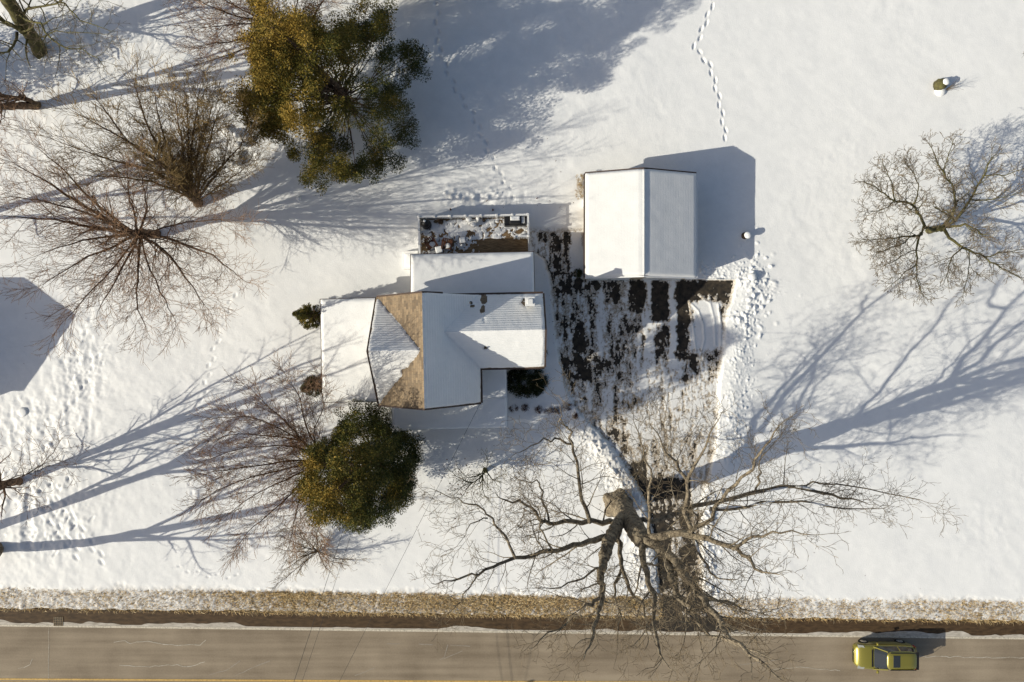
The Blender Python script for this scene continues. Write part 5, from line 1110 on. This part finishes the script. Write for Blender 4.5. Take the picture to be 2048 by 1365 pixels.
tubes_mesh('stems', [([(0, 0, 0), (random.uniform(-.1, .35), random.uniform(-.25, .25), .5), (random.uniform(0, .9), random.uniform(-.45, .5), random.uniform(.7, 1.3))], [.012, .009, .005]) for _ in range(16)], M['twig_t'], t)
for i, (px, py, r, h, lb) in enumerate(((466, 272, .34, .45, 'snow-capped lump of shrub, topmost of the cluster by the olive tree'), (478, 276, .22, .55, 'small round snow-capped shrub beside the topmost one'), (497, 284, .25, .4, 'snow-capped shrub at the right of the cluster by the evergreen'),
                                 (483, 294, .26, .6, 'snow-capped shrub in the middle of the cluster casting a long shadow'), (480, 312, .24, .3, 'low snow-capped shrub below the middle of the cluster'), (470, 330, .27, .55, 'lowest snow-capped shrub of the cluster beside the olive tree'),
                                 (456, 262, .3, .3, 'flat snow-capped shrub at the upper left of the cluster'), (50, 824, .34, .16, 'round snow-covered mound below the neighbour house shadow'), (600, 398, .16, .2, 'tiny snowy clump under the open evergreen'), (1500, 556, .3, .42, 'snow lump on top of the plough bank above the driveway corner'))):
    x, y = G(px, py); z0 = max(zs(x, y)-.05, 0)
    t = thing('snowy_shrub' if i < 7 else 'snow_mound', lb, 'shrub' if i < 7 else 'snow mound', (x, y, z0), 0, 'snow-capped low shrubs' if i < 7 else None); OFF[t.name] = (0, 0, 0)
    if i < 7:
        tubes_mesh('stems', [([(0, 0, 0), (random.uniform(-r, r)*.5, random.uniform(-r, r)*.5, h*.6), (random.uniform(-r, r), random.uniform(-r, r), h)], [.02, .014, .008]) for _ in range(22)], M['bark_b'], t)
    mb = MB(); mb.lathe(0, 0, [(r*.6, h*.35 if i < 7 else 0), (r, h*.55), (r*.95, h*.85), (r*.6, h*1.05), (r*.2, h*1.12)], 14, .10); obj('snow_cap', mb, M['snow_plain'], t, smooth=True)
# storm drain
x, y = G(117, 1243); t = thing('storm_drain', 'square rusty storm drain grate in the gutter', 'drain', (x, y, .01)); OFF[t.name] = (0, 0, 0)
mb = MB(); mb.box(-.33, .33, -.30, .30, .0, .006); obj('pit', mb, M['black'], t)
mb = MB()
for i in range(6): a = -.30+i*.12; mb.box(a-.013, a+.013, -.32, .32, .007, .022)
for i in range(6): a = -.30+i*.12; mb.box(-.34, .34, a-.013, a+.013, .008, .026)
obj('grate', mb, M['rust'], t)
# ------------------------------------------------------------------ utility pole (outside the lower edge) and cables
x, y = G(581, 1534); gpx, gpy = x, y
t = thing('utility_pole', 'wooden utility pole across the road just outside the lower edge', 'pole', (gpx, gpy, 0)); OFF[t.name] = (0, 0, 0)
mb = MB(); mb.lathe(0, 0, [(.17, -.1), (.14, 5), (.11, 9.6)], 12); obj('pole_shaft', mb, M['bark_b'], t, smooth=True)
mb = MB(); mb.box(-.9, .9, -.06, .06, 8.9, 9.02); obj('crossarm', mb, M['bark_b'], t)
def wire(label, a, b, sag=.45, r=.011):
    a = Vector(a); b = Vector(b); pts = [tuple(a.lerp(b, i/24)-Vector((0, 0, sag*4*(i/24)*(1-i/24)))) for i in range(25)]
    mb = MB(); mb.tube(pts, r, 5); o = single(obj('overhead_cable', mb, M['wire']), pts[0]); tag(o, label, 'cable', 'cables from the road to the house')
wire('left thin cable crossing the road towards the dark cedar', (gpx-.4, gpy, 9.03), (*Wp(-8.2, -3.70), 4.8), r=.014)
wire('middle thin cable crossing the road close beside the left one', (gpx-.1, gpy+.05, 8.5), (*Wp(-7.6, -3.70), 4.6), .7, .010)
wire('rightmost thin cable slanting across the road towards the front porch', (gpx+.4, gpy, 9.03), (*Wp(-2.1, -3.92), 5.1), .3, .010)

# ------------------------------------------------------------------ car
CXo, CYo = 23.7, -21.78
car = thing('car', 'lime yellow compact SUV with sunroof driving left on the road', 'car', (CXo+2.05, CYo, 0)); OFF[car.name] = (0, 0, 0); car.scale = (1, .955, 1)
def loft(sec, closed=False):
    mb = MB(); n = len(sec[0])
    for s_ in sec: mb.v += s_
    for i in range(len(sec)-1):
        for k in range(n-1): mb.f.append((i*n+k, i*n+k+1, (i+1)*n+k+1, (i+1)*n+k))
    mb.f.append(tuple(range(n))); m_ = (len(sec)-1)*n; mb.f.append(tuple(m_+i for i in reversed(range(n)))); return mb
sec = []
for (x, hw, zb, zt, cr) in ((0.0, .55, .38, .62, .02), (.06, .72, .28, .74, .03), (.25, .84, .22, .88, .05), (.6, .89, .2, .97, .06), (1.05, .90, .2, 1.04, .05), (1.5, .90, .2, 1.06, .04), (2.4, .90, .2, 1.08, .03), (3.2, .90, .22, 1.10, .03), (3.75, .87, .25, 1.10, .03), (4.0, .80, .32, 1.05, .03), (4.1, .70, .4, .9, .02)):
    h = [(hw*.9, zb), (hw, zb+.15), (hw*1.0, (zb+zt)/2), (hw*.985, zt-.12), (hw*.93, zt-.02), (hw*.80, zt+cr*.4), (hw*.4, zt+cr)]
    ring = [(x-2.05, y, z) for (y, z) in h]+[(x-2.05, 0, zt+cr*1.1)]+[(x-2.05, -y, z) for (y, z) in reversed(h)]
    sec.append(ring)
o = obj('body', loft(sec), M['car'], car, smooth=True); s_ = o.modifiers.new('sub', 'SUBSURF'); s_.levels = 1; s_.render_levels = 2
def cab(x0, x1, hw0, z0, X0, X1, hw1, z1, cr):
    mb = MB(); n = 36
    def ring(a, b, hw, z, p=5.0):
        out = []
        for i in range(n):
            t = 2*math.pi*i/n; c, s__ = math.cos(t), math.sin(t); k = (abs(c)**p+abs(s__)**p)**(-1/p)
            out.append(((a+b)/2+(b-a)/2*c*k-2.05, hw*s__*k, z))
        return out
    rings = [ring(x0, x1, hw0, z0), ring(X0, X1, hw1, z1)]
    if cr: rings.append(ring(X0+.10, X1-.08, hw1-.08, z1+cr)); rings.append(ring(X0+.6, X1-.5, hw1-.35, z1+cr*1.35))
    for r_ in rings: mb.v += r_
    for j in range(len(rings)-1):
        for i in range(n): mb.f.append((j*n+i, j*n+(i+1) % n, (j+1)*n+(i+1) % n, (j+1)*n+i))
    mb.f.append(tuple(range((len(rings)-1)*n, len(rings)*n))); mb.f.append(tuple(reversed(range(n)))); return mb
obj('window_band', cab(1.08, 3.98, .84, 1.04, 1.86, 3.80, .66, 1.50, 0), M['glass'], car)
obj('roof', cab(1.82, 3.88, .69, 1.50, 1.84, 3.86, .68, 1.53, .07), M['car'], car, smooth=True)
mb = MB(); mb.box(2.20-2.05, 2.66-2.05, -.42, .42, 1.606, 1.634); obj('sunroof', mb, M['glass'], car)
mb = MB()
for s_ in (-1, 1): edgebar(mb, (1.12-2.05, s_*.80, 1.08), (1.88-2.05, s_*.63, 1.535), .035, .05)
for s_ in (-1, 1): edgebar(mb, (3.98-2.05, s_*.80, 1.10), (3.84-2.05, s_*.62, 1.52), .06, .05)
for s_ in (-1, 1): edgebar(mb, (2.75-2.05, s_*.845, 1.06), (2.75-2.05, s_*.675, 1.50), .04, .04)
obj('pillars', mb, M['car'], car)
for s_ in (-1, 1):
    mb = MB(); mb.box(2.0-2.05, 3.75-2.05, s_*.60-.02, s_*.60+.02, 1.59, 1.66, .005); obj('roof_rail', mb, M['metal_dark'], car)
    mb = MB(); mb.rbox(1.42-2.05, s_*1.0, .14, .22, 1.0, 1.14, s_*.15, .02); obj('mirror', mb, M['car'], car, bevel=.02)
    mb = MB(); mb.prism([(.10, .60), (.45, .60), (.52, .46), (.16, .34)], lambda x, y, s_=s_: (x-2.05+.05, s_*(y+.27), .74+x*.32), lambda x, y, s_=s_: (x-2.05+.05, s_*(y+.25), .80+x*.34)); obj('headlight', mb, M['lamp'], car)
    mb = MB(); mb.box(3.93-2.05, 4.07-2.05, *sorted((s_*.6, s_*.80)), .75, 1.05); obj('tail_light', mb, M['redlamp'], car, bevel=.02)
    for wx_ in (.78, 3.32):
        w_ = MB(); w_.prism([(.33*math.cos(a), .33*math.sin(a)) for a in np.linspace(0, 2*math.pi, 20, endpoint=False)], lambda x, z, s_=s_: (wx_-2.05+x, s_*.70, .33+z), lambda x, z, s_=s_: (wx_-2.05+x, s_*.905, .33+z))
        wh = obj('wheel', w_, M['tyre'], car, bevel=.02); w_ = MB(); w_.prism([(.21*math.cos(a), .21*math.sin(a)) for a in np.linspace(0, 2*math.pi, 16, endpoint=False)], lambda x, z, s_=s_: (wx_-2.05+x, s_*.906, .33+z), lambda x, z, s_=s_: (wx_-2.05+x, s_*.92, .33+z)); obj('rim', w_, M['chrome'], wh)
mb = MB(); mb.box(3.80-2.05, 3.99-2.05, -.62, .62, 1.50, 1.56, .01); obj('spoiler', mb, M['black'], car, bevel=.01)
mb = MB(); mb.box(-.02-2.05, .05-2.05, -.42, .42, .42, .56); obj('grille', mb, M['black'], car, bevel=.01)
mb = MB(); mb.box(1.0-2.05, 1.10-2.05, -.62, .62, 1.085, 1.10); obj('wiper_cowl', mb, M['black'], car)

# fallen twig bits and leaves scattered on the snow (nobody could count them)
n = 420; cxs = [(930, 960, 60, 60), (1250, 1010, 330, 120), (300, 450, 170, 110), (660, 1000, 160, 110), (1100, 560, 40, 130), (90, 300, 120, 200)]
V = []; Fq = []
for i in range(n):
    c_ = cxs[i % len(cxs)]; px, py = random.gauss(c_[0], c_[2]), min(random.gauss(c_[1], c_[3]), 1175)
    x, y = G(px, py)
    if abs(x) > 35.5 or abs(y) > 23.5 or (-13.2 < x < 2.2 and -6 < y < 9) or (4.6 < x < 12.5 and 4 < y < 11.4): continue
    z = zs(x, y)+.012; a = random.uniform(0, 6.28); L_ = random.uniform(.02, .09); W_ = random.uniform(.006, .02); b = len(V)
    for (u, v, dz_) in ((-L_, 0, 0), (0, -W_, .012), (L_, 0, .004), (0, W_, .012)): V.append((x+u*math.cos(a)-v*math.sin(a), y+u*math.sin(a)+v*math.cos(a), z+dz_))
    Fq.append((b, b+1, b+2, b+3))
o = link('leaf_litter', mesh_np('leaf_litter', V, Fq), M['brown_wood']); tag(o, 'dark bits of twig and leaf scattered over the snow', 'leaf litter', kind='stuff')
